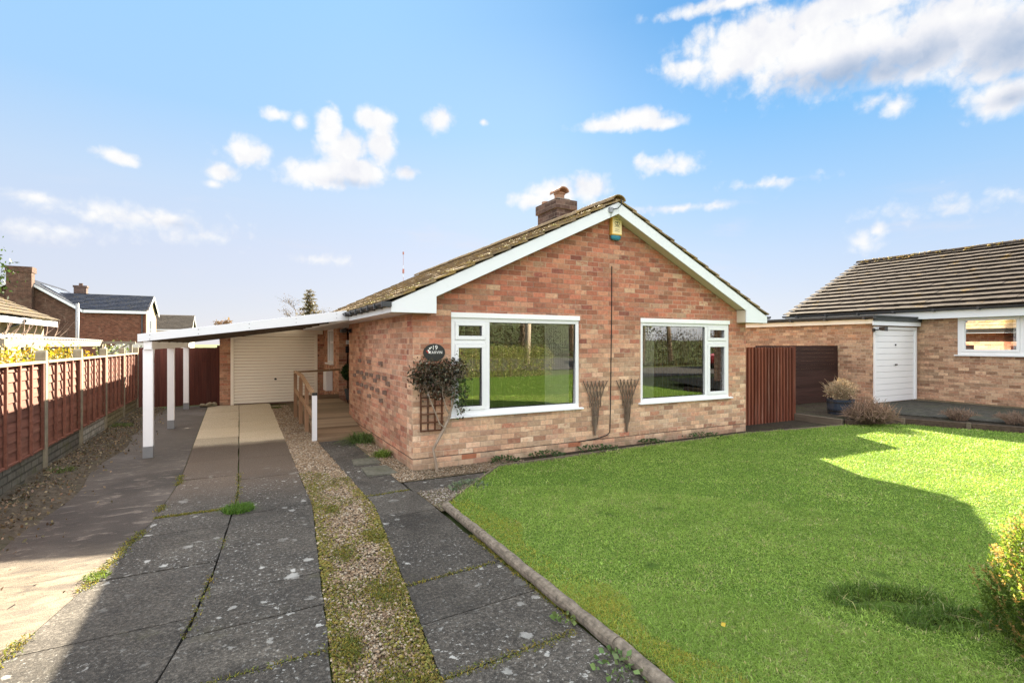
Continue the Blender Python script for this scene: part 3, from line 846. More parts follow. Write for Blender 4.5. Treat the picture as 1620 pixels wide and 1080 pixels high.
# moss cushions in the gravel and in the joints
mp = []
u, v, t = strip_points(26000, -5.2, .6)
edge = np.abs(t - .5) * 2
k = rng.random(len(u)) < .7 * np.clip((edge - .40) * 1.6, 0, 1) * np.clip((.5 - v) / 1., 0, 1) * np.clip((vnoise(u, v, 1.9, 1.) - .2) * 2, 0, 1) + .55 * (vnoise(u, v, 2.4, 9.) > .66)
mp.append(np.stack([u[k], v[k], np.full(k.sum(), .002)], 1))
for f, n, v0, v1, sp in ((fL, 2600, -3.2, 1.2, .025), (fC, 700, -3.5, 1.0, .02), (lambda q: -.235 + min(0, (q + 4.4) * .02), 3000, -5.2, -1.6, .016)):
    v = rng.uniform(v0, v1, n); k = vnoise(v, v * 0, 2.3, f(0.) * 3) > .42; v = v[k]
    mp.append(np.stack([np.array([f(q) for q in v]) + rng.normal(0, sp, len(v)), v, np.full(len(v), .0)], 1))
def joint(n, a_, b_, sp=.014):
    t = rng.random(n); return np.stack([a_[0] + (b_[0] - a_[0]) * t + rng.normal(0, sp * .5, n), a_[1] + (b_[1] - a_[1]) * t + rng.normal(0, sp, n), np.zeros(n)], 1)
mp += [joint(1000, (fL(-.63), -.63), (fC(-.63), -.63), .02), joint(260, (fH(-.88), -.88), (-.3, -.84)), joint(240, (fH(-3.16), -3.16), (-.3, -3.1)), joint(420, (fH(-4.24), -4.24), (-.3, -4.2), .02), joint(220, (fC(-3.72), -3.72), (fG(-3.72), -3.69))]
P = np.concatenate(mp); n = len(P)
for cu, cv, cr, cn in ((-1.38, -4.35, .16, 2600), (-1.52, -3.75, .10, 900), (-1.2, -3.2, .10, 700), (-1.30, -2.4, .12, 700), (-1.02, -2.1, .09, 500), (-1.22, -1.2, .10, 500)):
    P = np.concatenate([P, np.stack([cu + rng.normal(0, cr * .5, cn), cv + rng.normal(0, cr, cn), .004 + .012 * rng.random(cn)], 1)])
n = len(P)
V, F = blades(P, .010 + .014 * rng.random(n), np.full(n, .008), 1.2)
mc = np.where((rng.random(n) < .45)[:, None], jcol((.21, .175, .03), n, .35), jcol((.12, .14, .03), n, .35))
tag(np_mesh('moss', V, F, M_blade, np.repeat(mc, 5, 0)), 'low yellow green moss in the gravel edges and slab joints', 'moss', kind='stuff')

# leaf litter by the fence
n = 3400; u = -4.3 + np.abs(rng.normal(0, .33, n)); v = rng.uniform(-4, 9.6, n)
k = (u < -2.95) & (rng.random(n) < np.clip(1.2 - (u + 3.9) * 1.2, .12, 1)); u, v = u[k], v[k]; n = len(u)
V, F = leafcards(np.stack([u, v, .025 + .05 * vnoise(u, v, 4.) * np.clip((-3.66 - u) / .4, 0, 1) * 1.], 1), .018 + .03 * rng.random(n), N=np.array([(0, 0, .25)]), aspect=.7)
tag(np_mesh('leaf_litter', V, F, M_leafdry, np.repeat(jcol((.17, .13, .085), n, .65), 4, 0)), 'brown dead leaves and bits along the foot of the red fence', 'leaf litter', kind='stuff')
# ------------------------------------------------------------------ walls with openings
def wall(mb, p0, p1, z0, z1, holes, t, flip=False):
    """vertical wall between plan points p0 and p1; outside is to the right of p0->p1 unless flip"""
    p0, p1 = Vector((*p0, 0)), Vector((*p1, 0)); d = p1 - p0; L = d.length; d.normalize()
    n = Vector((d.y, -d.x, 0)) * (-1 if flip else 1)      # outward
    ss = sorted({0, L, *[h[0] for h in holes], *[h[1] for h in holes]}); zs = sorted({z0, z1, *[h[2] for h in holes], *[h[3] for h in holes]})
    pt = lambda s, z, k=0: tuple(p0 + d * s - n * (t * k) + Vector((0, 0, z)))
    for a, b in zip(ss[:-1], ss[1:]):
        for c, e in zip(zs[:-1], zs[1:]):
            m = ((a + b) / 2, (c + e) / 2)
            if any(h[0] < m[0] < h[1] and h[2] < m[1] < h[3] for h in holes): continue
            q = [(a, c), (b, c), (b, e), (a, e)]
            if flip: q.reverse()
            mb.poly([pt(s, z) for s, z in q]); mb.poly([pt(s, z, 1) for s, z in reversed(q)])
    for h in holes:
        a, b, c, e = h
        for (s0, q0), (s1, q1) in (((a, c), (b, c)), ((b, c), (b, e)), ((b, e), (a, e)), ((a, e), (a, c))):
            r = [pt(s0, q0, 1), pt(s1, q1, 1), pt(s1, q1), pt(s0, q0)]
            if flip: r.reverse()
            mb.poly(r)
    for s in (0, L):
        r = [pt(s, z0), pt(s, z0, 1), pt(s, z1, 1), pt(s, z1)]
        if (s == 0) == flip: r.reverse()
        mb.poly(r)
    r = [pt(0, z1), pt(L, z1), pt(L, z1, 1), pt(0, z1, 1)]
    if flip: r.reverse()
    mb.poly(r)

def tiled_slope(mb, e0, along, length, up, slen, tile_w=.33, gauge=.31, t=.026, jit=.004):
    """courses of separate tiles; e0 is the eave corner, along runs along the eave, up runs up the slope"""
    e0, along, up = Vector(e0), Vector(along).normalized(), Vector(up).normalized()
    n = along.cross(up).normalized()
    if n.z < 0: n = -n
    nc = int(math.ceil(slen / gauge)); nt = int(math.ceil(length / tile_w))
    for i in range(nc):
        s0, s1 = i * gauge, min((i + 1) * gauge + .06, slen)
        off = (i % 2) * tile_w * .5
        for j in range(-1, nt + 1):
            a, b = j * tile_w + off + .003, (j + 1) * tile_w + off - .003
            a, b = max(0, a), min(length, b)
            if b - a < .04: continue
            j0, j1, js = rnd.uniform(-jit, jit), rnd.uniform(-jit, jit), rnd.uniform(-.008, .008)
            c = []
            for (s, lo, hi) in ((s0 + js, t - .010, t + .014), (s1, -.012, .012)):
                for q, jj in ((a, j0), (b, j1)):
                    c.append((q, s, lo + jj)); c.append((q, s, hi + jj))
            P = [tuple(e0 + along * q + up * s + n * h) for q, s, h in c]
            k = len(mb.v); mb.v += P
            for f in ((0, 2, 3, 1), (4, 5, 7, 6), (1, 3, 7, 5), (0, 4, 6, 2), (0, 1, 5, 4), (2, 6, 7, 3)): mb.f.append(tuple(k + q for q in f))

def ridge_tiles(mb, a, b, r=.13, seg=.45, flat=.75):
    a, b = Vector(a), Vector(b); d = (b - a); L = d.length; d.normalize(); s = d.cross(Vector((0, 0, 1))).normalized()
    n = max(1, int(L / seg))
    for i in range(n):
        p, q = a + d * (L * i / n + .004), a + d * (L * (i + 1) / n - .004)
        dz = rnd.uniform(-.006, .006); k = len(mb.v); m = 9
        for P in (p, q):
            for rr in (r, r - .022):
                for j in range(m):
                    an = math.pi * j / (m - 1)
                    mb.v.append(tuple(P + s * (rr * math.cos(an)) + Vector((0, 0, rr * math.sin(an) * flat + dz))))
        for j in range(m - 1):
            mb.f.append((k + j, k + j + 1, k + 2 * m + j + 1, k + 2 * m + j))
            mb.f.append((k + m + j + 1, k + m + j, k + 3 * m + j, k + 3 * m + j + 1))
            mb.f.append((k + j + 1, k + j, k + m + j, k + m + j + 1))
            mb.f.append((k + 2 * m + j, k + 2 * m + j + 1, k + 3 * m + j + 1, k + 3 * m + j))

def frame_rect(mb, x0, x1, z0, z1, w, y0, y1):
    mb.box(x0, x1, y0, y1, z0, z0 + w); mb.box(x0, x1, y0, y1, z1 - w, z1)
    mb.box(x0, x0 + w, y0, y1, z0 + w, z1 - w); mb.box(x1 - w, x1, y0, y1, z0 + w, z1 - w)

# ------------------------------------------------------------------ the bungalow
W, RH = 6.67, 3.335
PT = .475
bung = thing('bungalow', 'red and buff brick bungalow with a low gable and white bargeboards facing the lawn', 'bungalow')
mb = MB()
GZ = 2.20
holes = [(.55, 2.72, .70, 2.13), (3.99, 6.20, .70, 2.13)]
wall(mb, (0, 0), (W, 0), -.04, GZ, holes, .26)
for y, rv in ((0, 0), (.26, 1)):
    q = [(.005, y, GZ), (W - .005, y, GZ), (W - .005, y, 2.22), (RH, y, 2.22 + (RH - .005) * PT), (.005, y, 2.22)]
    mb.poly(q[::-1] if rv else q)
wall(mb, (W, .26), (W, 10.0), -.04, 2.2, [], .26)
wall(mb, (W - .26, 10.0), (.5, 10.0), -.04, 2.2, [], .26)
mb.poly([(W, 10.0, 2.2), (.0, 10.0, 2.2), (0, 10.0, 2.36), (RH, 10.0, 3.93), (W, 10.0, 2.36)])
mb.build('wall', M_brick, bung, fix=False)
mb = MB()
wall(mb, (0, 4.44), (0, .26), -.04, 2.2, [], .26)
wall(mb, (1.6, 4.44), (.26, 4.44), -.04, 2.2, [], .26)
wall(mb, (1.6, 7.1), (1.6, 4.44), -.04, 2.2, [(.7, 1.6, .33, 2.1)], .2)
wall(mb, (.5, 7.1), (1.6, 7.1), -.04, 2.2, [], .2)
wall(mb, (.24, 10.0), (.24, 7.1), -.04, 2.2, [(1.05, 2.05, 1.17, 2.12)], .2)
mb.build('wall', M_brick_side, bung, fix=False)
# projecting header bricks in a pattern
mb = MB()
for y, z in [(3.46, 1.2), (3.11, 1.2), (2.68, 1.2), (2.33, 1.2), (1.83, 1.2), (1.41, 1.2), (3.77, 1.05), (2.89, 1.05), (2.05, 1.05), (1.21, 1.05), (3.46, .9), (3.11, .9), (2.73, .9), (2.28, .9), (1.87, .9), (1.41, .9), (3.34, .75), (2.48, .75), (1.64, .75), (3.28, 1.35), (2.5, 1.35), (1.66, 1.35)]:
    zz = round((z - .0375) / .075) * .075
    mb.box(-.045, -.001, y - .055, y + .055, zz + .006, zz + .069)
mb.build('projecting_bricks', M_headers, bung)
# ceilings and floor inside, so the rooms are closed and dark
mb = MB(); mb.poly([(.26, .26, 2.19), (.26, 9.7, 2.19), (W - .26, 9.7, 2.19), (W - .26, .26, 2.19)])
mb.box(3.25, 3.35, .27, 4.2, .05, 2.18); mb.box(.27, W - .27, 4.2, 4.3, .05, 2.18)
mb.build('ceiling', M_glassdark, bung)
mb = MB(); mb.poly([(.26, .26, .06), (W - .26, .26, .06), (W - .26, 9.7, .06), (.26, 9.7, .06)]); mb.build('floor', M_carpet, bung)

roof = D.objects.new('roof', None)
EZ = 2.245; OH = .37; VF, VB = -.24, 10.25
mb = MB()
sl = math.hypot(RH + OH, (RH + OH) * PT)
ca = 1 / math.hypot(1, PT)
tiled_slope(mb, (-OH, VF, EZ), (0, 1, 0), VB - VF, (1, 0, PT), sl, .33, .31, .027, .004)
tiled_slope(mb, (W + OH, VF, EZ), (0, 1, 0), VB - VF, (-1, 0, PT), sl)
roof_o = mb.build('roof', M_tile, bung, fix=False)
mb = MB()   # underlay: closes the roof below the tiles
e = .02
for s, sg in ((-OH + .02, 1), (W + OH - .02, -1)):
    z0 = EZ - .012
    mb.prism([(s, VF + .03, z0), (RH, VF + .03, z0 + (RH + OH - .02) * PT), (RH, VF + .03, z0 + (RH + OH - .02) * PT - .05), (s, VF + .03, z0 - .05)], (0, VB - VF - .06, 0))
mb.build('underlay', M_mortar, roof_o)
mb = MB(); ridge_tiles(mb, (RH, VF, EZ + (RH + OH) * PT + .0), (RH, VB, EZ + (RH + OH) * PT + .0), .135, .45, .7)
mb.build('ridge_tiles', M_tile, roof_o, fix=False)
# mossy lumps along the left slope's verge and courses
n = 700; s_ = rng.random(n) ** 1.6 * sl; v_ = VF + np.abs(rng.normal(0, 1.6, n)); v_ = np.where(rng.random(n) < .35, VF + .05 + .12 * rng.random(n), v_); v_ = np.clip(v_, VF + .02, VB)
s_ = np.round(s_ / .31) * .31 + .012 + .05 * rng.random(n)
P = np.stack([-OH + s_ * ca, v_, EZ + s_ * ca * PT + .035], 1)
k = (s_ < sl - .05) & (vnoise(s_, v_, .9, 2.) > .33); P = P[k]
V, F = pebbles(P, .012 + .022 * rng.random(len(P)))
o = np_mesh('moss_clumps', V, F, M_pebble, np.repeat(jcol((.20, .155, .045), len(P), .5), 12, 0), roof_o)
o['kind'] = 'stuff'
# chimney
ch = MB(); ch.box(3.56, 4.0, 1.95, 2.68, 3.3, 4.60)
ch_o = ch.build('chimney', M_stack, roof_o)
mb = MB(); mb.box(3.525, 4.035, 1.915, 2.715, 4.42, 4.605); mb.build('oversailing_course', M_stack, ch_o)
mb = MB(); mb.prism([(3.6, 1.99, 4.606), (3.96, 1.99, 4.606), (3.92, 2.03, 4.66), (3.64, 2.03, 4.66)], (0, .63, 0)); mb.build('flaunching', M_mortar, ch_o)
mb = MB(); mb.lathe((3.79, 2.2, 4.63), [(.105, 0), (.10, .14), (.12, .145), (.12, .17), (.07, .17), (.07, .0)], 18)
pot = mb.build('chimney_pot', M_pot, ch_o, smooth=False)
mb = MB()
m = 10
k = len(mb.v)
for y in (2.03, 2.37):
    for rr in (.13, .105):
        for j in range(m):
            an = math.pi * j / (m - 1); mb.v.append((3.79 + rr * math.cos(an), y, 4.80 + .8 * rr * math.sin(an)))
for j in range(m - 1):
    mb.f += [(k + j, k + j + 1, k + 2 * m + j + 1, k + 2 * m + j), (k + m + j + 1, k + m + j, k + 3 * m + j, k + 3 * m + j + 1), (k + j + 1, k + j, k + m + j, k + m + j + 1), (k + 2 * m + j, k + 2 * m + j + 1, k + 3 * m + j + 1, k + 3 * m + j)]
mb.build('pot_hood', M_pot, ch_o, fix=True)
mb = MB(); mb.lathe((3.68, 2.55, 4.63), [(.09, 0), (.085, .06), (.0, .065)], 14); mb.build('capped_pot', M_pot, ch_o)

# bargeboards with boxed ends
zt = lambda u: EZ - .03 + (RH + OH - abs(RH - u)) * PT
mb = MB()
for sg in (1, -1):
    X = lambda u: u if sg > 0 else W - u
    pts = [(RH, zt(RH)), (-.345, zt(-.345)), (-.345, 2.105), (.26, 2.105), (.26, zt(.26) - .185), (RH, zt(RH) - .185)]
    mb.prism([(X(u), -.215, z) for u, z in pts], (0, .022, 0))
mb.build('bargeboard', M_fascia, bung, bevel=.003)
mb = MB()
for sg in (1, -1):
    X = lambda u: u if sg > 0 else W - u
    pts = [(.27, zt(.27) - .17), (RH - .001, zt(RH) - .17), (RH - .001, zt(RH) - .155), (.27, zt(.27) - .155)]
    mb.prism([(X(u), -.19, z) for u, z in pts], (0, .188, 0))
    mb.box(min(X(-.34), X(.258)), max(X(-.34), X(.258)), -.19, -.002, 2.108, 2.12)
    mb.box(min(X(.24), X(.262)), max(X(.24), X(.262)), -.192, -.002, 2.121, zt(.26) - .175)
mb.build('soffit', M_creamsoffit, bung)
mb = MB()
mb.box(-.345, -.322, -.19, 10.2, 2.105, EZ - .055); mb.box(-.321, -.001, .0, 4.44, 2.108, 2.12); mb.box(-.321, .239, 7.101, 10.0, 2.108, 2.12); mb.box(-.321, 1.59, 4.441, 7.10, 2.108, 2.12)
mb.build('fascia', M_fascia, bung); mb = MB()
mb.box(W + .322, W + .345, -.19, 10.2, 2.105, EZ - .055); mb.box(W + .001, W + .321, .0, 10.0, 2.108, 2.12)
mb.build('fascia', M_fascia, bung)
def gutter(mb, x, y0, y1, z, r=.055, sgn=-1, axis='y'):
    m = 9; k = len(mb.v)
    ys = [y0, y1]
    for y in ys:
        for rr in (r, r - .006):
            for j in range(m):
                an = math.pi + math.pi * j / (m - 1)
                q = x + rr * math.cos(an)
                mb.v.append((q, y, z + rr * math.sin(an)) if axis == 'y' else (y, q, z + rr * math.sin(an)))
    for j in range(m - 1):
        mb.f += [(k + j, k + j + 1, k + 2 * m + j + 1, k + 2 * m + j), (k + m + j + 1, k + m + j, k + 3 * m + j, k + 3 * m + j + 1), (k + j + 1, k + j, k + m + j, k + m + j + 1), (k + 2 * m + j, k + 2 * m + j + 1, k + 3 * m + j + 1, k + 3 * m + j)]
mb = MB(); gutter(mb, -.40, -.22, 10.2, 2.235)
for y in np.arange(-.2, 10, .42): mb.box(-.463, -.345, y, y + .035, 2.17, 2.242)
mb.box(-.46, -.345, -.235, -.222, 2.175, 2.237)
mb.build('gutter', M_gutter, bung)
mb = MB(); gutter(mb, W + .40, -.22, 10.2, 2.235); mb.build('gutter', M_gutter, bung)

def big_window(x0, x1, z0, z1, mull, flipx, tilt):
    """picture window with a side column: small top light above a casement"""
    f = MB(); y0, y1 = .015, .085
    frame_rect(f, x0, x1, z0, z1 - .055, .062, y0, y1)
    f.box(mull - .035, mull + .035, y0 + .002, y1 - .002, z0 + .062, z1 - .117)
    a, b = (x0 + .062, mull - .035) if not flipx else (mull + .035, x1 - .062)
    zt_ = z0 + 1.03
    f.box(a, b, y0 + .002, y1 - .002, zt_ - .03, zt_ + .03)
    fo = f.build('window', M_upvc, bung, bevel=.004)
    s = MB()
    frame_rect(s, a + .002, b - .002, z0 + .064, zt_ - .032, .052, y0 - .012, y0 + .045); frame_rect(s, a + .002, b - .002, zt_ + .032, z1 - .119, .052, y0 - .012, y0 + .045)
    s.build('sash', M_upvc, fo, bevel=.004)
    s = MB(); s.box(x0 - .004, x1 + .004, -.012, .03, z1 - .058, z1 + .012); s.build('head_board', M_whitewood, fo)
    s = MB(); s.prism([(x0 - .05, -.055, z0 - .028), (x0 - .05, -.055, z0 - .006), (x0 - .05, .02, z0 + .004), (x0 - .05, .02, z0 - .028)], (x1 - x0 + .1, 0, 0)); s.build('sill', M_upvc, fo, bevel=.003)
    p = MB()
    c, d = (mull + .035, x1 - .062) if not flipx else (x0 + .062, mull - .035)
    def pane(xa, xb, za, zb, t):
        dy = (zb - za) * math.tan(R(t)) / 2
        p.poly([(xa, .05 + dy, za), (xb, .05 + dy, za), (xb, .05 - dy, zb), (xa, .05 - dy, zb)])
    pane(c, d, z0 + .062, z1 - .117, tilt); pane(a + .054, b - .054, z0 + .116, zt_ - .084, tilt); pane(a + .054, b - .054, zt_ + .084, z1 - .171, tilt)
    p.build('pane', M_glass, fo, fix=False)
    # dark glazing gasket round each pane
    gk = MB()
    for (xa, xb, za, zb) in ((c, d, z0 + .062, z1 - .117), (a + .054, b - .054, z0 + .116, zt_ - .084), (a + .054, b - .054, zt_ + .084, z1 - .171)):
        frame_rect(gk, xa, xb, za, zb, .007, .028, .034)
    gk.build('gasket', M_black, fo)
big_window(.55, 2.72, .70, 2.13, 1.115, False, 1.4)
big_window(3.99, 6.20, .70, 2.13, 5.60, True, .3)
def blind(x0, x1, bunch, angle, label, keep=lambda q: True):
    mb = MB(); mb.box(x0, x1, .16, .20, 1.98, 2.02)
    n = int((x1 - x0) / .127)
    a, b = bunch
    xs = [(x0 + .06 + i * .127, angle) for i in range(n) if keep(x0 + .06 + i * .127) and not a - .02 < x0 + .06 + i * .127 < b + .02] + [(q, 12) for q in np.arange(a + .02, b, .042)]
    for x, an in xs:
        c, s = math.cos(R(an)), math.sin(R(an)); w = .0445
        pts = [(x - w * c, .14 - w * s), (x, .14 + .006), (x + w * c, .14 + w * s)]
        for p, q in zip(pts[:-1], pts[1:]): mb.poly([(p[0], p[1], .72), (q[0], q[1], .72), (q[0], q[1], 1.98), (p[0], p[1], 1.98)])
    o = mb.build('vertical_blind', M_blind, origin=((x0 + x1) / 2, .18, .7), fix=False)
    tag(o, label, 'blind', 'vertical blinds in the front windows')
blind(.62, 2.66, (2.18, 2.62), 64, 'white vertical blind gathered at the right side of the left front window', lambda q: q < 1.55)
blind(4.06, 6.14, (4.07, 4.40), 50, 'white vertical blind gathered at the left side of the right front window')
# small window in the recessed wall and the front door in the porch
f = MB(); x0, x1 = .235, .30
for (ya, yb, za, zb) in ((7.95, 8.95, 1.17, 1.235), (7.95, 8.95, 2.055, 2.12), (7.95, 8.01, 1.235, 2.055), (8.89, 8.95, 1.235, 2.055), (8.42, 8.48, 1.235, 2.055), (8.01, 8.42, 1.72, 1.77)): f.box(x0, x1, ya, yb, za, zb)
fo = f.build('window', M_upvc, bung)
p = MB(); p.poly([(.27, 8.0, 1.2), (.27, 8.9, 1.2), (.27, 8.9, 2.1), (.27, 8.0, 2.1)]); p.build('pane', M_glass, fo, fix=False)
s = MB(); s.box(.16, .30, 7.92, 8.98, 1.13, 1.169); s.build('sill', M_upvc, fo)
dm = MB(); dm.box(1.62, 1.66, 4.62, 6.38, .34, 2.09)
do = dm.build('door', M_upvc, bung); mb = MB(); mb.tube([(1.58, 4.75, 1.2), (1.58, 4.75, 1.35)], .012); mb.build('handle', M_galv, do)
for u in (.82, 2.62):
    mb = MB()
    mb.box(u - .112, u + .112, -.004, .02, .082, .148)
    for i in range(7):
        for j in range(3): mb.box(u - .098 + i * .0285, u - .080 + i * .0285, -.0065, -.0045, .090 + j * .018, .101 + j * .018)
    mb.build('air_brick', M_terracotta, bung)

# ------------------------------------------------------------------ garage
gar = thing('garage', 'attached brick garage with a wide cream ribbed door at the end of the drive', 'garage', (-1.1, 9.65, 0))
mb = MB()
wall(mb, (-2.5, 9.66), (.239, 9.66), -.04, 2.13, [(.27, 2.55, -.03, 2.0)], .22)
wall(mb, (-2.5, 15), (-2.5, 9.88), -.04, 2.13, [], .22)
wall(mb, (.24, 10.0), (.24, 15), -.04, 2.13, [], .22)
wall(mb, (.02, 15), (-2.28, 15), -.04, 2.13, [], .22)
mb.box(-2.27, .01, 9.7, 9.72, -.04, 2.12)
mb.build('wall', M_brick_side, gar, fix=False)
mb = MB(); mb.box(-2.6, .22, 9.60, 15.1, 2.135, 2.18); mb.build('roof', M_greyfelt, gar)
mb = MB(); mb.box(-2.36, .2, 9.625, 9.658, 1.985, 2.115); mb.build('lintel_board', M_cream, gar, bevel=.003)
mb = MB(); mb.box(-2.235, -2.155, 9.635, 9.70, -.03, 1.98); mb.box(-.03, .05, 9.635, 9.70, -.03, 1.98); mb.box(-2.154, -.031, 9.637, 9.70, 1.92, 1.98)
mb.build('door_frame', M_cream, gar, bevel=.003)
def ribbed_door(name, x0, x1, y, z0, z1, pitch, material, parent, groove=.009):
    mb = MB(); nz = int((z1 - z0) / pitch); p = (z1 - z0) / nz
    for i in range(nz):
        a = z0 + i * p
        gv = groove
        pr = [(y + .03, a), (y - .008, a + .001), (y - .012, a + .006), (y - .012, a + p - gv - .006), (y - .008, a + p - gv), (y + .03, a + p - gv + .001), (y + .03, a + p)]
        for (ya, za), (yb, zb) in zip(pr[:-1], pr[1:]): mb.poly([(x0, ya, za), (x1, ya, za), (x1, yb, zb), (x0, yb, zb)])
    return mb.build(name, material, parent, fix=False)
gd = ribbed_door('door', -2.152, -.033, 9.685, .02, 1.918, .085, M_cream, gar)
mb = MB(); mb.box(-1.115, -1.075, 9.655, 9.672, .66, .72); mb.tube([(-1.095, 9.655, .70), (-1.095, 9.63, .70)], .011); mb.box(-1.13, -1.06, 9.62, 9.632, .675, .70); mb.build('handle', M_black, gd)

# ------------------------------------------------------------------ carport
cp = thing('carport', 'white lean-to carport on three slim posts over the drive', 'carport', (-3.25, 2.72, 0))
zr = lambda u: 1.845 + (u + 3.36) * (2.275 - 1.845) / 3.0
mb = MB()
nx = 60; us = np.linspace(-3.36, -.36, nx)
mb2 = []
for i, u in enumerate(us): mb2.append((u, zr(u) - .035 + (.012 if i % 2 else 0)))
for (a, za), (b, zb) in zip(mb2[:-1], mb2[1:]):
    mb.prism([(a, 2.64, za), (b, 2.64, zb), (b, 2.64, zb - .006), (a, 2.64, za - .006)], (0, 7.0, 0))
M_sheet, _h, _b = mat('carport_sheet', (.16, .12, .085), .6)
_t = _h.node('ShaderNodeBsdfTranslucent'); _t.inputs[0].default_value = (.78, .74, .68, 1); _x = _h.node('ShaderNodeMixShader'); _x.inputs[0].default_value = .48
_h.l.new(_b.outputs[0], _x.inputs[1]); _h.l.new(_t.outputs[0], _x.inputs[2]); _h.l.new(_x.outputs[0], _h.n['Material Output'].inputs[0])
mb.build('roof_sheet', M_sheet, cp)
mb = MB(); mb.prism([(-3.37, 2.60, zr(-3.36)), (-.35, 2.60, zr(-.36) + .015), (-.35, 2.60, zr(-.36) - .155), (-3.37, 2.60, zr(-3.36) - .115)], (0, .025, 0))
mb.build('fascia_board', M_fascia, cp, bevel=.003)
mb = MB()
for v in (3.4, 4.8, 6.2, 7.6, 9.0): mb.beam((-3.34, v, zr(-3.34) - .095), (-.36, v, zr(-.36) - .095), .05, .09)
mb.build('rafter', M_felt_dark, cp)
mb = MB()
for u in (-3.22, -2.6, -1.9, -1.2, -.55):
    for dz in (-.03, -.095): mb.tube([(u, 2.595, zr(u) + dz), (u, 2.5995, zr(u) + dz)], .0075, 6)
mb.build('screw', M_galv, cp)
mb = MB(); mb.box(-3.30, -3.20, 2.63, 9.6, 1.62, 1.735); mb.build('eaves_beam', M_whitewood, cp)
mb = MB(); mb.box(-3.372, -3.348, 2.626, 9.64, zr(-3.36) - .115, zr(-3.36) - .02); mb.build('side_fascia', M_fascia, cp)
for i, (v, w) in enumerate(((2.72, .125), (5.72, .12), (9.2, .12))):
    mb = MB(); mb.box(-3.25 - w / 2, -3.25 + w / 2, v - w / 2, v + w / 2, .165, 1.619)
    po = mb.build('post', M_whitewood, cp, bevel=.004)
    mb = MB(); mb.box(-3.25 - w / 2 - .003, -3.25 + w / 2 + .003, v - w / 2 - .003, v + w / 2 + .003, -.005, .166)
    mb.tube([(-3.25, v - w / 2 - .009, .09), (-3.25, v - w / 2, .09)], .009)
    mb.build('post_shoe', M_galv, po)
    if i != 1:
        pass
    mb = MB(); mb.beam((-3.25, v + .04, 1.13), (-3.25, v + .42, 1.62), .06, .045); mb.build('brace', M_whitewood, cp)

# ------------------------------------------------------------------ ramp and handrail
rp = thing('access_ramp', 'sloping timber access ramp leading up beside the brick side wall', 'ramp', (-.43, 2.75, 0))
mb = MB(); z = lambda v: np.interp(v, [2.75, 4.9, 7.1], [.05, .30, .31])
vs = np.arange(2.78, 7.08, .145)
fm = MB(); am = mb
for v in vs:
    mb = fm if v < 3.4 else am
    a, b = z(v), z(v + .138)
    x1 = -.004 if v < 4.44 else .235
    mb.prism([(-.83, v, a), (-.83, v + .138, b), (-.83, v + .138, b - .03), (-.83, v, a - .03)], (x1 + .83, 0, 0))
mb = am; mb.build('deck_boards', M_deck_pale, rp)
mb = fm; mb.build('front_boards', M_deck, rp)
mb = MB(); mb.box(-.835, -.004, 2.745, 2.778, .0, .05); mb.prism([(-.84, 2.78, .0), (-.84, 7.05, .0), (-.84, 7.05, .27), (-.84, 4.9, .265), (-.84, 2.78, .015)], (.03, 0, 0))
mb.box(-.81, .23, 7.04, 7.075, .0, .42)
mb.build('edge_board', M_deck, rp)
hr = thing('handrail', 'timber handrail along the ramp with a white front post', 'handrail', (-.87, 2.9, 0))
for v, t in ((4.0, .93), (5.05, 1.02), (6.2, 1.04)):
    mb = MB(); mb.box(-.915, -.845, v - .035, v + .035, -.03, t - .02); mb.build('post', M_railwood, hr, bevel=.004)
mb = MB(); mb.box(-.915, -.835, 2.86, 2.94, .0, .80); o = mb.build('post', M_upvc, hr, bevel=.004); o['label'] = 'white front post'
mb = MB(); mb.box(-.918, -.832, 2.857, 2.943, .8, .845); mb.build('post_cap', M_black, hr)
mb = MB(); mb.beam((-.88, 2.94, .80), (-.88, 4.95, 1.045), .07, .045); mb.beam((-.88, 4.95, 1.045), (-.88, 6.24, 1.06), .07, .045); mb.build('rail', M_railwood_y, hr, bevel=.004)
mb = MB(); mb.beam((-.85, 6.22, 1.05), (.22, 6.9, 1.05), .045, .045); mb.build('rail', M_railwood_y, hr)
mb = MB(); mb.beam((-.88, 2.94, .42), (-.88, 6.2, .64), .035, .09); mb.build('lower_rail', M_railwood_y, hr)

# ------------------------------------------------------------------ things on the bungalow's walls
mb = MB(); mb.box(.06, .235, 8.05, 8.55, .42, .95); mb.prism([(.06, 8.05, .951), (.235, 8.05, .951), (.235, 8.05, 1.0)], (0, .5, 0))
tag(mb.build('meter_box', M_upvc, origin=(.24, 8.3, .42), bevel=.006), 'white meter box low on the wall behind the handrail', 'meter box')
mb = MB(); mb.box(.40, .52, 7.06, 7.098, 1.47, 1.64); tag(mb.build('letterbox', M_black, origin=(.46, 7.1, 1.47), bevel=.004), 'small black letterbox on the porch wall', 'letterbox')
mb = MB(); mb.box(.41, .51, 7.04, 7.098, 1.69, 1.80); tag(mb.build('porch_light', M_upvc, origin=(.46, 7.1, 1.69), bevel=.01), 'small white porch light above the black letterbox', 'lamp')
sl_ = thing('security_light', 'black floodlight under the eaves at the far end of the side wall', 'floodlight', (-.0, 4.2, 2.0))
mb = MB(); mb.box(-.05, -.001, 4.16, 4.24, 1.93, 2.01); mb.tube([(-.04, 4.2, 1.97), (-.13, 4.17, 1.99)], .014); mb.build('bracket', M_black, sl_)
mb = MB(); mb.prism([(-.22, 4.05, 1.93), (-.12, 4.05, 1.93), (-.12, 4.05, 2.03), (-.22, 4.05, 2.0)], (0, .2, 0)); mb.build('lamp_head', M_black, sl_, bevel=.006)

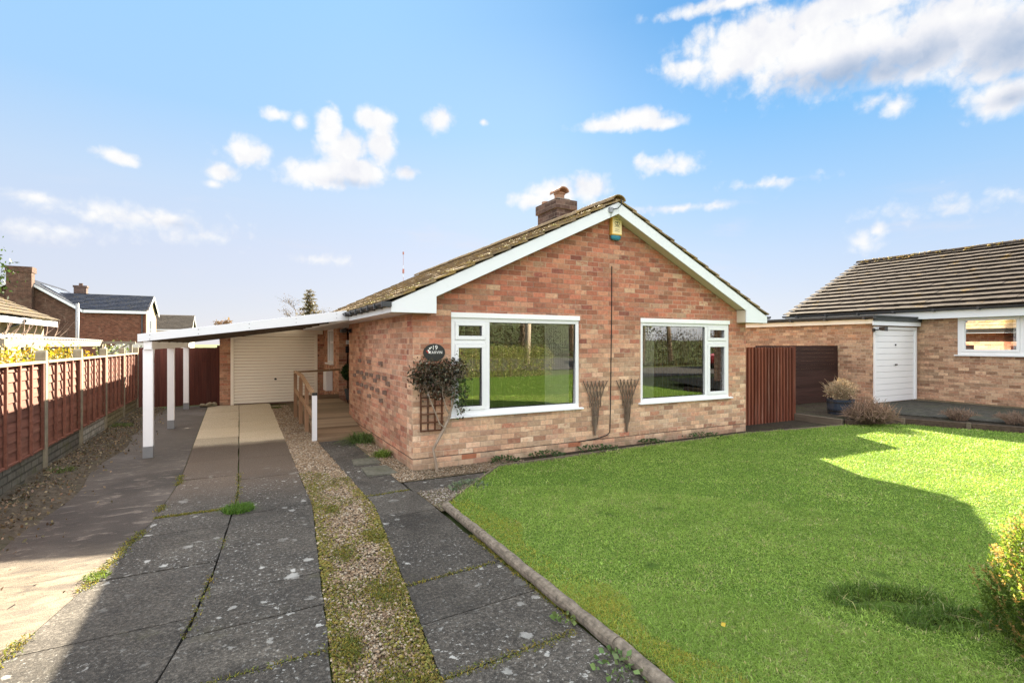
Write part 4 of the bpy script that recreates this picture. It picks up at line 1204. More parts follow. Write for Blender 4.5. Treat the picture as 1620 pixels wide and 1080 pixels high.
# yellow alarm box with crown mark
al = thing('alarm_box', 'yellow burglar alarm box with a crown mark under the gable peak', 'alarm', (3.42, 0, 3.42))
M_alarm = plain('alarm_yellow', (.72, .43, .085), .45, .4, .1)
M_alarmface = plain('alarm_face', (.80, .66, .36), .4, .4, .06)
M_alarmlens = plain('alarm_lens', (.03, .20, .30), .25, .6, .1)
mb = MB(); mb.box(3.315, 3.525, -.075, -.001, 3.48, 3.78); mb.build('case', M_alarm, al, bevel=.012)
mb = MB(); mb.box(3.330, 3.515, -.0765, -.0745, 3.50, 3.765); mb.build('face_plate', M_alarmface, al)
mb = MB(); mb.lathe((3.42, -.04, 3.40), [(.0, 0), (.06, .004), (.10, .03), (.105, .075)], 20)
for i, p in enumerate(mb.v): mb.v[i] = (p[0], -.04 + (p[1] + .04) * .38, p[2])
mb.build('lens', M_alarmlens, al, smooth=True)
mk = MB(); y0, y1 = -.0785, -.077
def mark(x0, x1, z0, z1): mk.box(3.42 + x0, 3.42 + x1, y0, y1, z0, z1)
mark(-.036, .038, 3.632, 3.640); mark(-.034, .036, 3.645, 3.651)
for sx in (-1, 1):
    pts = [(.036 * sx, 3.652), (.048 * sx, 3.675), (.040 * sx, 3.695), (.022 * sx, 3.696), (.004 * sx, 3.675)]
    for (a, b), (c, d) in zip(pts[:-1], pts[1:]): mk.beam((3.421 + a, -.0777, b), (3.421 + c, -.0777, d), .0016, .008, (0, -1, 0)) if False else mk.beam((3.421 + a, -.0777, b), (3.421 + c, -.0777, d), .008, .0016, (0, -1, 0))
mark(-.003, .005, 3.652, 3.705); mark(-.010, .012, 3.690, 3.696)
for (zc, w0, nlet) in ((3.733, .06, 5), (3.617, .058, 9), (3.575, .045, 8), (3.545, .052, 9)):
    st = 2 * w0 / nlet
    for i in range(nlet):
        a = -w0 + i * st
        hgt = .013 if zc in (3.733,) else .009
        mark(a + st * .1, a + st * .3, zc - hgt / 2, zc + hgt / 2); mark(a + st * .3, a + st * .75, zc + hgt * (.3 if i % 2 else -.1) - .0015, zc + hgt * (.3 if i % 2 else -.1) + .0015)
        if i % 3: mark(a + st * .62, a + st * .82, zc - hgt / 2, zc + hgt / 2)
mk.build('emblem', M_black, al)
# house number plaque
sg = thing('house_sign', 'black oval house plaque with white number 19 above the climbing shrub', 'sign', (.30, 0, 1.5))
M_signw = plain('sign_white', (.75, .74, .70), .5); M_signred = plain('sign_red', (.45, .03, .02), .5); M_signgreen = plain('sign_green', (.08, .2, .04), .5)
mb = MB(); n = 36
mb.prism([(.30 + .155 * math.cos(2 * math.pi * i / n), -.016, 1.585 + .118 * math.sin(2 * math.pi * i / n)) for i in range(n)], (0, .015, 0)); mb.build('plaque', M_black, sg)
def text(body, size, loc, material, parent, name, ext=.002, space=1.):
    cu = D.curves.new(name, 'FONT'); cu.body = body; cu.size = size; cu.extrude = ext; cu.align_x = 'CENTER'; cu.space_character = space
    to = D.objects.new(name, cu); COL.objects.link(to)
    dg = bpy.context.evaluated_depsgraph_get(); me = D.meshes.new_from_object(to.evaluated_get(dg)); D.objects.remove(to)
    me.transform(Matrix.Translation(loc) @ Matrix.Rotation(R(90), 4, 'X'))
    me.materials.clear()
    return link_mesh(name, me, material, parent)
text('19', .085, (.305, -.0175, 1.622), M_signw, sg, 'number')
text('TARVIN', .052, (.32, -.0175, 1.568), M_signw, sg, 'lettering', space=1.05)
mb = MB()
for (x, z, r) in ((.235, 1.64, .013), (.215, 1.612, .012), (.228, 1.588, .015), (.255, 1.655, .009)):
    mb.prism([(x + r * math.cos(2 * math.pi * i / 8), -.019, z + r * math.sin(2 * math.pi * i / 8)) for i in range(8)], (0, .0028, 0))
mb.build('flower_motif', M_signw, sg)
mb = MB()
for (x, z, r) in ((.205, 1.59, .012), (.19, 1.605, .009)):
    mb.prism([(x + r * math.cos(2 * math.pi * i / 8), -.0195, z + r * math.sin(2 * math.pi * i / 8)) for i in range(8)], (0, .0032, 0))
mb.build('berry_motif', M_signred, sg)
# cable down the gable
mb = MB(); mb.tube([(3.365, -.007, 2.98), (3.362, -.007, 2.2), (3.345, -.008, 1.2), (3.335, -.008, .6), (3.325, -.008, .26), (3.27, -.009, .215), (3.1, -.009, .18), (2.7, -.009, .155)], .0075, 6)
tag(mb.build('cable', M_cable, origin=(3.365, -.007, .15)), 'black cable running straight down the gable between the two windows', 'cable')
ab = thing('aerial_bracket', 'small grey cable bracket on the white bargeboard near the peak', 'bracket', (3.2, -.22, 3.8))
mb = MB(); mb.box(3.13, 3.21, -.24, -.217, 3.79, 3.87); mb.build('junction_box', M_galv, ab); mb = MB(); mb.tube([(3.2, -.235, 3.84), (3.28, -.26, 3.86), (3.35, -.265, 3.93), (3.36, -.25, 4.02)], .009, 6); mb.tube([(3.17, -.232, 3.79), (3.165, -.232, 3.72)], .004, 5); mb.build('cable_loop', M_cable, ab)

# trellis, climbing shrub, willow fans
mb = MB()
for x in (.105, .205, .305, .405): mb.box(x - .009, x + .009, -.038, -.018, .52, 1.42)
for z_ in np.arange(.53, 1.43, .112): mb.box(.09, .42, -.054, -.039, z_ - .010, z_ + .010)
tag(mb.build('trellis', M_trelliswood, origin=(.26, -.02, .52)), 'brown square wooden trellis on the front wall under the climber', 'trellis')
def fan(x0, x1, xp, label):
    mb = MB(); n = 7
    zt_, zp = 1.11, .25
    for lay, y in ((0, -.020), (1, -.034)):
        for i in range(n):
            a = x0 + (x1 - x0) * i / (n - 1)
            # each lath leans across its neighbours towards the point
            s = 1 if lay == 0 else -1
            pts = []
            for t in np.linspace(0, 1, 7):
                wd = (1 - t) * (x1 - x0) / 2 * 1.0 + .012
                ph = (i / (n - 1) * 2 - 1)
                q = ph + s * t * 1.1
                if abs(q) > 1: break
                pts.append((xp + (((x0 + x1) / 2 - xp) * (1 - t)) + q * wd, y + rnd.uniform(-.003, .003), zt_ - t * (zt_ - zp) + rnd.uniform(-.012, .012) * (t == 0)))
            if len(pts) > 1: mb.tube(pts, .0085, 5)
    mb.tube([(xp, -.027, zp - .02), (xp, -.027, zp + .1)], .012, 6)
    tag(mb.build('willow_trellis', M_willow, origin=(xp, -.02, zp)), label, 'trellis', 'fan shaped willow trellises')
fan(2.79, 3.24, 3.01, 'fan shaped willow trellis pinned right of the left window')
fan(3.46, 3.91, 3.67, 'fan shaped willow trellis pinned left of the right window')
cs = thing('climbing_shrub', 'dark leafed climbing shrub on the trellis at the front corner', 'shrub', (.30, -.12, 0))
mb = MB()
mb.tube([(.29, -.14, 0), (.27, -.13, .16), (.25, -.10, .30)], [.022, .018, .016], 7)
mb.tube([(.25, -.10, .28), (.36, -.09, .46), (.47, -.09, .66), (.52, -.11, .85), (.56, -.13, 1.1)], [.017, .021, .018, .013, .008], 7)
mb.tube([(.42, -.10, .56), (.34, -.12, .62), (.27, -.11, .80), (.2, -.11, .97), (.14, -.12, 1.15)], [.011, .010, .010, .008, .006], 6)
mb.tube([(.50, -.09, .72), (.43, -.13, .82), (.38, -.13, 1.0), (.36, -.14, 1.2)], [.010, .009, .008, .006], 6)
for _ in range(26):
    x = rnd.uniform(.08, .66); z_ = rnd.uniform(.95, 1.22); mb.tube([(x, -.12, z_), (x + rnd.uniform(-.09, .09), -.14 - rnd.random() * .1, z_ + rnd.uniform(.08, .25))], [.004, .002], 4)
mb.build('stem', M_vinestem, cs)
n = 2500
ctr = np.array([(.18, -.10, 1.34, .20, .10, .14), (.46, -.11, 1.34, .19, .11, .15), (.36, -.13, 1.20, .27, .11, .16), (.60, -.11, 1.16, .13, .09, .26), (.08, -.10, 1.22, .13, .08, .13), (.64, -.10, .90, .09, .06, .18), (.60, -.10, 1.40, .12, .08, .12), (-.0, -.09, 1.30, .09, .07, .07), (.72, -.11, 1.02, .07, .06, .10), (.30, -.10, 1.06, .20, .07, .10)])
w_ = np.array([1, 1, 1, .55, .3, .25, .25, .08, .08, .2]); ci = rng.choice(len(ctr), n, p=w_ / w_.sum())
dd = rng.normal(size=(n, 3)); dd /= np.linalg.norm(dd, axis=1)[:, None]; rr = rng.random((n, 1)) ** .4 * (1 + .38 * np.abs(rng.normal(size=(n, 1))))
P = ctr[ci, :3] + dd * rr * ctr[ci, 3:]; P[:, 1] = np.minimum(P[:, 1], -.02)
_in = ((P[:, 0] - .30) / .16) ** 2 + ((P[:, 2] - 1.60) / .12) ** 2 < 1.; P[_in, 2] -= .24
V, F = leafcards(P, .028 + .03 * rng.random(n), N=dd * .7, aspect=.55, droop=.25)
V[:, 1] = np.minimum(V[:, 1], -.006)
cc = np.where((rng.random(n) < .55)[:, None], jcol((.045, .045, .028), n, .5), jcol((.095, .062, .04), n, .5)); k = rng.random(n) < .12; cc[k] = jcol((.22, .20, .15), int(k.sum()))
k = (P[:, 0] > .5) & (P[:, 2] < 1.25) & (rng.random(n) < .6); cc[k] = jcol((.05, .085, .028), int(k.sum()))
np_mesh('foliage', V, F, M_leaf, np.repeat(cc, 4, 0), cs)

# topiary in the porch
tp = thing('topiary', 'clipped ball topiary in a pot in the porch', 'topiary', (.44, 6.6, .31))
mb = MB(); mb.lathe((.44, 6.6, .312), [(.0, 0), (.11, 0), (.15, .24), (.155, .26), (.13, .26), (.12, .2), (0, .2)], 18); mb.build('pot', M_greyfelt, tp)
mb = MB(); mb.tube([(.44, 6.6, .5), (.45, 6.6, .85)], .014, 7); mb.build('trunk', M_bark, tp)
n = 2600; dd = rng.normal(size=(n, 3)); dd /= np.linalg.norm(dd, axis=1)[:, None]; P = np.array((.44, 6.6, 1.0)) + dd * (.2 * (.75 + .3 * rng.random((n, 1))))
V, F = leafcards(P, .04 + .02 * rng.random(n), N=dd, aspect=.5); np_mesh('crown', V, F, M_leaf, np.repeat(jcol((.03, .06, .018), n, .5), 4, 0), tp)
# ------------------------------------------------------------------ left fence
fe = thing('fence', 'red brown lap panel fence with concrete posts along the left of the drive', 'fence', (-4.38, 2.36, 0))
FV = [-3.1, -1.28, .55, 2.36, 4.15, 5.97, 7.80, 9.62]
for i, v in enumerate(FV):
    mb = MB(); x0, x1 = -4.44, -4.33
    mb.prism([(x0, v - .05, -.05), (x0, v + .05, -.05), (x0, v + .05, 1.59), (x0, v + .03, 1.615), (x0, v - .03, 1.615), (x0, v - .05, 1.59)], (x1 - x0, 0, 0))
    mb.build('post', M_concretepost, fe, origin=(-4.38, v, 0), bevel=.006)
shade = [(.17, .155, .12), (.17, .155, .12), (.17, .155, .12), (.16, .15, .125), (.42, .40, .35), (.28, .24, .14), (.24, .20, .12)]
for i, (a, b) in enumerate(zip(FV[:-1], FV[1:])):
    a, b = a + .052, b - .052
    mb = MB(); mb.box(-4.415, -4.36, a, b, -.05, .30)
    o = mb.build('gravel_board', M_stoneboard, fe, origin=(-4.38, a, 0)); o.color = shade[i] + (1,)
    mb = MB(); zz = .315; k = 0
    while zz < 1.43:
        h_ = rnd.uniform(.112, .128); z1 = min(zz + h_ + .03, 1.46)
        wv = [rnd.uniform(-.004, .004) for _ in range(5)]
        n = len(mb.v); m = 5
        for j in range(m):
            y = a + .01 + (b - a - .02) * j / (m - 1)
            mb.v += [(-4.380 + wv[j] * .6, y, zz + wv[j]), (-4.369 + wv[j] * .6, y, zz + wv[j]), (-4.392, y, z1), (-4.384, y, z1)]
        for j in range(m - 1):
            p = n + j * 4; q = p + 4
            mb.f += [(p + 1, q + 1, q + 3, p + 3), (p, p + 2, q + 2, q), (p, q, q + 1, p + 1), (p + 2, p + 3, q + 3, q + 2)]
        mb.f += [(n, n + 1, n + 3, n + 2), (n + 4 * m - 4, n + 4 * m - 2, n + 4 * m - 1, n + 4 * m - 3)]
        zz += h_
    po = mb.build('panel', M_fencewood, fe, origin=(-4.38, a, .3))
    mb = MB()
    for t in (.0, .235, .475, .71, .958): y = a + (b - a) * t; mb.box(-4.362, -4.332, y, y + .036, .302, 1.445)
    mb.box(-4.40, -4.345, a + .037, b - .037, .302, .325)
    mb.build('batten', M_fencewood, po)
    mb = MB(); mb.box(-4.415, -4.325, a, b, 1.446, 1.475); mb.build('cap_rail', M_caprail, po)
mb = MB(); x = -4.37
while x < -2.53:
    w = rnd.uniform(.093, .10); mb.box(x, min(x + w - .0015, -2.51), 9.86 + rnd.uniform(0, .006), 9.885, rnd.uniform(.01, .03), 1.60 + rnd.uniform(-.008, .008)); x += w
bg_ = thing('side_gate', 'tall dark red brown boarded gate between the fence and the garage', 'gate', (-3.4, 9.88, 0))
mb.build('boards', M_darkgate, bg_)
mb = MB()
mb.box(-4.37, -2.51, 9.8855, 9.889, .03, 1.57)
for z_ in (.3, 1.4): mb.box(-4.33, -2.51, 9.89, 9.93, z_, z_ + .09)
mb.build('rail', M_darkgate, bg_)
mb = MB(); mb.box(-3.62, -3.52, 9.858, 9.861, 1.0, 1.05) ; mb.box(-2.57, -2.502, 9.84, 9.94, -.03, 1.66); mb.build('gate_post', M_darkgate, bg_)
mb = MB(); V, F = pebbles(np.array([(-2.75, 9.45, .06), (-2.9, 9.5, .05), (-2.62, 9.52, .07)]), np.array((.13, .1, .09)))
tag(np_mesh('stone_pile', V, F, M_concretepost, np.full((len(V), 3), .2), origin=(-2.75, 9.45, 0)), 'few dark stones at the foot of the side gate beside the garage', 'stones')

# ------------------------------------------------------------------ right gate, dark fence, raised bed
gt = thing('garden_gate', 'red brown gate of upright boards at the right corner of the bungalow', 'gate', (7.9, .5, 0))
mb = MB(); x = 7.10
while x < 8.80:
    w = .105; mb.box(x, x + w - .0008, .478, .495, -.01, 1.62 + rnd.uniform(-.006, .006)); x += w
mb.build('boards', M_gatewood, gt)
mb = MB(); x = 7.13
while x < 8.84:
    mb.box(x, x + .052 + rnd.uniform(-.003, .003), .445, .4775, .0, 1.63 + rnd.uniform(-.006, .006)); x += .105
mb.build('slats', M_slatpale, gt)
mb = MB(); mb.box(6.672, 6.80, .47, .57, -.03, 1.62); mb.box(6.80, 7.101, .496, .52, -.02, 1.60); mb.build('side_panel', M_gatewood, gt)
mb = MB(); mb.box(8.865, 8.94, .46, .54, -.03, 1.64); mb.build('gate_post', M_gatewood, gt)
mb = MB()
for z_ in (.35, 1.35): mb.box(7.09, 8.86, .497, .535, z_, z_ + .09)
mb.build('rail', M_gatewood, gt)
df = thing('slat_fence', 'dark brown horizontal slat fence between the garden gate and the neighbouring garage', 'fence', (10.7, 1.5, .1))
mb = MB(); z_ = .16
while z_ < 1.58:
    mb.box(8.98, 12.36, 1.48 + rnd.uniform(0, .008), 1.505, z_, z_ + .098); z_ += .10
mb.build('slats', M_darkslat, df)
mb = MB()
for x in (9.0, 10.7, 12.3): mb.box(x, x + .06, 1.506, 1.56, .05, 1.63)
mb.build('post', M_darkslat, df)
mb = MB()
BED = [(8.98, .5, .14), (8.9, -.62, .14), (10.2, -1.02, .14), (10.85, -2.8, .13), (11.6, -6.0, .10), (40, -8, .10), (40, 30, .16), (8.98, 30, .16)]
mb.poly(BED); tag(mb.build('raised_bed', M_bedsoil), kind='structure')
mb = MB(); mb.prism([(10.95, .7, .142), (10.75, -.65, .142), (11.3, -2.6, .142), (12.2, -6., .142), (13.6, -9, .142), (16.5, -9, .142), (14.5, -2.4, .142), (14.45, .6, .142)], (0, 0, .02)); tag(mb.build('neighbour_path', M_asphaltdark), kind='structure')
mb = MB(); mb.prism([(14.38, .6, .15), (14.42, -2.4, .14), (14.72, -2.4, .14), (14.70, .6, .15)], (0, 0, .03)); tag(mb.build('wall_foot_strip', M_gravelbed), kind='structure')
sle = thing('sleeper_edging', 'dark timber sleepers edging the raised bed beyond the lawn', 'edging', (9.8, -1.0, 0))
for (p, q, m) in (((8.93, .48), (8.86, -.60), M_sleeper_pale), ((8.86, -.66), (10.18, -1.06), M_sleeper), ((10.2, -1.1), (10.55, -2.02), M_sleeper), ((10.57, -2.07), (10.95, -3.1), M_sleeper), ((10.97, -3.15), (11.7, -6.2), M_sleeper)):
    mb = MB(); mb.beam((p[0], p[1], .07), (q[0], q[1], .075), .07, .165); mb.build('sleeper', m, sle, bevel=.008)
for (x, y) in ((10.5, -2.05), (10.9, -3.12), (10.12, -1.1)):
    mb = MB(); mb.box(x - .03, x + .03, y - .03, y + .03, -.05, .17); mb.build('peg', M_sleeper_pale, sle)
mb = MB()
for q in range(6): 
    t = q * .9; 
ed = thing('lawn_edging', 'weathered round topped concrete edging beside the footpath', 'edging', (-.22, -1.7, 0))
pts = [(-.17, -1.70), (-.185, -2.62), (-.20, -3.54), (-.21, -4.46), (-.26, -5.38), (-.42, -6.3)]
M_edge = plain('edging_concrete', (.165, .14, .11), .9, .15, .7, 26, 0, .8)
for p, q in zip(pts[:-1], pts[1:]):
    mb = MB(); p, q = Vector((*p, .034)), Vector((*q, .034)); d_ = (q - p).normalized() * .004
    n = 9; prof = []
    ppts = [p + d_ + (q - p - 2 * d_) * t / 10 for t in range(11)]
    ppts = [Vector((a.x + rnd.uniform(-.003, .003), a.y, a.z + rnd.uniform(-.003, .003))) for a in ppts]
    mb.tube(ppts, [.043 + rnd.uniform(-.004, .004) for _ in ppts], 12)
    mb.build('edging_length', M_edge, ed, smooth=False)
mb = MB()
for p, q in (((-.17, -1.68), (1.07, -.44)), ((1.07, -.44), (3.4, -.36)), ((3.4, -.36), (6.3, -.35)), ((6.3, -.35), (8.8, -.64))): mb.beam((*p, .02), (*q, .022), .022, .085)
mb.build('edging_strip', M_sleeper_pale, ed)

# pot and dry shrubs on the raised bed
def twigs(mb, c, n, spread, hgt, r0, r=rnd, seg=3, droop=0.):
    for _ in range(n):
        a = r.uniform(0, 2 * math.pi); q = r.random() ** .5
        p0 = Vector((c[0] + spread * .35 * q * math.cos(a), c[1] + spread * .35 * q * math.sin(a), c[2]))
        tip = Vector((c[0] + spread * (q + r.uniform(-.2, .2)) * math.cos(a), c[1] + spread * (q + r.uniform(-.2, .2)) * math.sin(a), c[2] + hgt * (1 - .45 * q * q) * r.uniform(.65, 1.05) - droop * q))
        pts = [p0.lerp(tip, t / seg) + Vector((r.uniform(-.02, .02), r.uniform(-.02, .02), .06 * math.sin(t / seg * 3.1))) for t in range(seg + 1)]
        mb.tube(pts, [r0 * (1 - .7 * t / seg) for t in range(seg + 1)], 4, cap=False)
        if seg > 2:
            for _k in range(2):
                b = pts[r.randint(1, seg - 1)]; e = b + Vector((r.uniform(-.12, .12), r.uniform(-.12, .12), r.uniform(.05, .2))) * (hgt / .5)
                mb.tube([b, b.lerp(e, .5) + Vector((0, 0, .01)), e], [r0 * .6, r0 * .5, r0 * .3], 4, cap=False)
pp = thing('planter', 'dark blue half barrel planter with a pale bare shrub in the raised bed', 'planter', (9.85, .0, .14))
M_barrel = plain('barrel_blue', (.022, .032, .05), .5, .4, .3); M_drytwig = plain('dry_twig', (.34, .255, .165), .9, .1, .4, 3, 0, 0); M_drybrown = plain('dry_brown_twig', (.17, .115, .085), .9, .1, .45, 3, 0, 0)
mb = MB(); mb.lathe((9.85, 0, .14), [(0, 0), (.235, 0), (.26, .12), (.265, .24), (.27, .33), (.24, .33), (.23, .28), (0, .28)], 24); mb.build('barrel', M_barrel, pp)
mb = MB()
for z_ in (.06, .25): mb.lathe((9.85, 0, .14 + z_), [(.252 + z_ * .06, 0), (.256 + z_ * .06, .0), (.258 + z_ * .06, .03), (.25 + z_ * .06, .03)], 24)
mb.build('hoop', M_black, pp)
mb = MB(); twigs(mb, (9.85, 0, .42), 210, .33, .52, .006); mb.build('bare_shrub', M_drytwig, pp, fix=False)
n = 900; dd = rng.normal(size=(n, 3)); dd[:, 2] = np.abs(dd[:, 2]); dd /= np.linalg.norm(dd, axis=1)[:, None]; P = np.array((9.85, 0, .5)) + dd * np.array((.33, .33, .42)) * rng.random((n, 1)) ** .4
V, F = leafcards(P, .03 + .02 * rng.random(n), N=dd, aspect=.4); np_mesh('seed_heads', V, F, M_leafdry, np.repeat(jcol((.33, .25, .16), n, .4), 4, 0), pp)
mb = MB(); twigs(mb, (9.35, -.86, .1), 420, .56, .52, .007, droop=.16); o = mb.build('dry_shrub', M_drybrown, origin=(9.35, -.86, .1), fix=False)
tag(o, 'dead brown flower stems flopping over the sleepers below the blue planter', 'dead shrub')
for (x, y, s_, lab) in ((11.0, -1.7, .34, 'low brown dead plant on the raised bed left of the neighbouring window'), (11.35, -2.5, .46, 'spreading brown dead plant on the raised bed under the neighbouring window')):
    mb = MB(); twigs(mb, (x, y, .14), 130, s_, .22, .006); tag(mb.build('dead_plant', M_drybrown, origin=(x, y, .14), fix=False), lab, 'dead plant', 'dead plants on the raised bed')

# ------------------------------------------------------------------ neighbouring bungalow on the right
nb = thing('neighbour_bungalow', 'buff brick bungalow with a low dark tiled roof at the right edge', 'bungalow', (14.7, -1, .15))
mb = MB()
NU, NV0, NV1 = 14.7, 4.3, -7.5
wall(mb, (NU, NV0), (NU, NV1), -.1, 2.55, [(NV0 - .22, NV0 + 1.50 - .28, 1.40, 2.42)] if False else [(NV0 + .27, NV0 + 1.57, 1.42, 2.44)], .26)
wall(mb, (NU + .26, NV1), (NU + 8.4, NV1), -.1, 2.55, [], .26); wall(mb, (NU + 8.4, NV1 + .26), (NU + 8.4, NV0 - .26), -.1, 2.55, [], .26); wall(mb, (NU + 8.4, NV0), (NU + .26, NV0), -.1, 2.55, [], .26)
for v in (NV0, NV1): mb.poly([(NU, v, 2.55), (NU + 8.4, v, 2.55), (NU + 4.2, v, 4.5)])
mb.build('wall', M_brick_buff, nb, fix=False)
mb = MB(); mb.poly([(NU + .26, NV1, .25), (NU + 8, NV1, .25), (NU + 8, NV0, .25), (NU + .26, NV0, .25)]); mb.poly([(NU + .26, NV1, 2.5), (NU + .26, NV0, 2.5), (NU + 8, NV0, 2.5), (NU + 8, NV1, 2.5)]); mb.box(NU + 3.5, NU + 3.6, NV1, NV0 - .27, .26, 2.49); mb.build('interior', M_glassdark, nb)
mb = MB()
ez, rz = 2.64, 4.78; hw = 4.5; ptn = (rz - ez) / hw; sln = math.hypot(hw, rz - ez)
tiled_slope(mb, (NU - .3, NV1 - .2, ez), (0, 1, 0), NV0 - NV1 + .35, (1, 0, ptn), sln, .38, .335, .060, .006)
tiled_slope(mb, (NU + 8.7, NV1 - .2, ez), (0, 1, 0), NV0 - NV1 + .35, (-1, 0, ptn), sln, .38, .335, .060, .006)
nro = mb.build('roof', M_tile_r, nb, fix=False)
mb = MB()
for s, d_ in ((NU - .28, 1), (NU + 8.68, -1)): mb.prism([(s, NV1 - .17, ez - .015), (NU + 4.2, NV1 - .17, rz - .02), (NU + 4.2, NV1 - .17, rz - .07), (s, NV1 - .17, ez - .06)], (0, NV0 - NV1 + .29, 0))
mb.build('underlay', M_mortar, nro)
mb = MB(); ridge_tiles(mb, (NU + 4.2, NV0 + .15, rz + .0), (NU + 4.2, NV1 - .2, rz + .0), .14, .45, .7); mb.build('ridge_tiles', M_tile_r, nro, fix=False)
n = 500; P = np.stack([NU + 4.2 + rng.normal(0, .09, n), NV0 + .1 - np.abs(rng.normal(0, 3.0, n)), rz + .07 + rng.random(n) * .03], 1); P[:, 2] -= np.abs(P[:, 0] - NU - 4.2) * .5
V, F = pebbles(P, .02 + .03 * rng.random(n)); o = np_mesh('moss_clumps', V, F, M_pebble, np.repeat(jcol((.33, .23, .045), n, .4), 12, 0), nro); o['kind'] = 'stuff'
mb = MB(); mb.box(NU - .285, NU - .262, NV1, NV0 + .1, 2.38, 2.575); mb.box(NU - .261, NU - .001, NV1, NV0, 2.384, 2.40); mb.build('fascia', M_fascia, nb)
mb = MB(); gutter(mb, NU - .35, NV1, NV0 + .13, 2.635, .058)
for y in np.arange(NV1, NV0, .95): mb.box(NU - .41, NU - .287, y, y + .05, 2.56, 2.645)
mb.build('gutter', M_gutter, nb)
f = MB(); WA, WB, wz0, wz1 = NV0 - (NV0 + .27) , 0, 1.42, 2.44
ya, yb = -1.57, -.27; x0, x1 = NU - .02, NU + .06
for (a, b, c, d_) in ((ya, yb, wz0, wz0 + .075), (ya, yb, wz1 - .075, wz1), (ya, ya + .075, wz0 + .076, wz1 - .076), (yb - .075, yb, wz0 + .076, wz1 - .076)): f.box(x0, x1, a, b, c, d_)
for (a, b, c, d_) in ((ya + .077, yb - .077, wz0 + .077, wz0 + .14), (ya + .077, yb - .077, wz1 - .14, wz1 - .077), (ya + .077, ya + .14, wz0 + .141, wz1 - .141), (yb - .14, yb - .077, wz0 + .141, wz1 - .141)): f.box(x0 - .012, x1 - .02, a, b, c, d_)
fo = f.build('window', M_upvc, nb, bevel=.004)
p = MB(); p.poly([(NU + .02, ya + .14, wz0 + .14), (NU + .02, yb - .14, wz0 + .14), (NU + .02, yb - .14, wz1 - .14), (NU + .02, ya + .14, wz1 - .14)]); p.build('pane', M_glass, fo, fix=False)
s = MB(); s.box(NU - .075, NU + .03, ya - .06, yb + .06, wz0 - .03, wz0 - .002); s.build('sill', M_upvc, fo)
mb = MB()
for a, b in ((yb - .40, yb - .1), (ya + .1, ya + .32)):
    ys = np.arange(a, b, .02)
    for k, (q, r_) in enumerate(zip(ys[:-1], ys[1:])): mb.poly([(NU + .30 + .025 * (k % 2), q, 1.45), (NU + .30 + .025 * ((k + 1) % 2), r_, 1.45), (NU + .30 + .025 * ((k + 1) % 2), r_, 2.42), (NU + .30 + .025 * (k % 2), q, 2.42)])
tag(mb.build('curtain', M_blind, origin=(NU + .3, -.9, 1.45), fix=False), 'white curtains at both sides of the neighbouring window', 'curtain')

ng = thing('neighbour_garage', 'flat roofed buff brick garage with a white ribbed door beside the neighbouring bungalow', 'garage', (12.4, .65, .17))
mb = MB()
wall(mb, (12.4, .65), (14.69, .65), -.05, 2.26, [(.06, 2.2, .14, 2.155)], .2)
wall(mb, (12.4, 9.5), (12.4, .85), -.05, 2.26, [], .2)
mb.build('wall', M_brick_garage, ng, fix=False)
mb = MB(); mb.box(12.25, 14.39, .50, 9.6, 2.40, 2.44); mb.box(14.39, 14.68, .5, .62, 2.40, 2.44); mb.build('roof', M_greyfelt, ng)
mb = MB(); mb.box(12.26, 14.65, .52, .548, 2.30, 2.41); mb.build('felt_edge', M_greyfelt, ng)
mb = MB(); mb.box(12.27, 14.66, .55, .575, 2.185, 2.299); mb.build('fascia', M_fascia, ng)
mb = MB(); mb.box(12.30, 12.325, .58, 9.6, 2.225, 2.34); mb.build('side_fascia', M_cream, ng)
mb = MB(); gutter(mb, 12.22, .5, 9.6, 2.405, .055); mb.box(12.155, 12.29, .49, .50, 2.35, 2.41)
for y in np.arange(.7, 9, 1.0): mb.box(12.15, 12.3, y, y + .06, 2.33, 2.41)
mb.box(12.24, 12.299, .5, 9.6, 2.375, 2.398); mb.build('gutter', M_gutter, ng)
mb = MB(); mb.box(12.46, 12.54, .615, .68, .14, 2.155); mb.box(14.52, 14.60, .615, .68, .14, 2.155); mb.box(12.541, 14.519, .617, .68, 2.08, 2.155); mb.build('door_frame', M_upvc, ng)
gd = ribbed_door('door', 12.542, 14.518, .665, .165, 2.078, .155, M_upvc, ng, .006)
mb = MB(); mb.box(13.52, 13.56, .63, .655, 1.66, 1.70); mb.box(13.50, 13.60, .622, .640, 1.13, 1.165); mb.build('handle', M_black, gd)
fl = thing('floodlight', 'small black floodlight at the corner of the neighbouring garage', 'floodlight', (12.4, .6, 2.1))
mb = MB(); mb.box(12.40, 12.47, .60, .648, 2.02, 2.10); mb.tube([(12.44, .6, 2.06), (12.5, .5, 2.08)], .015, 6); mb.build('bracket', M_black, fl); mb = MB(); mb.prism([(12.46, .38, 2.03), (12.46, .50, 2.05), (12.46, .52, 2.13), (12.46, .38, 2.14)], (.15, 0, 0)); mb.build('lamp_head', M_black, fl)
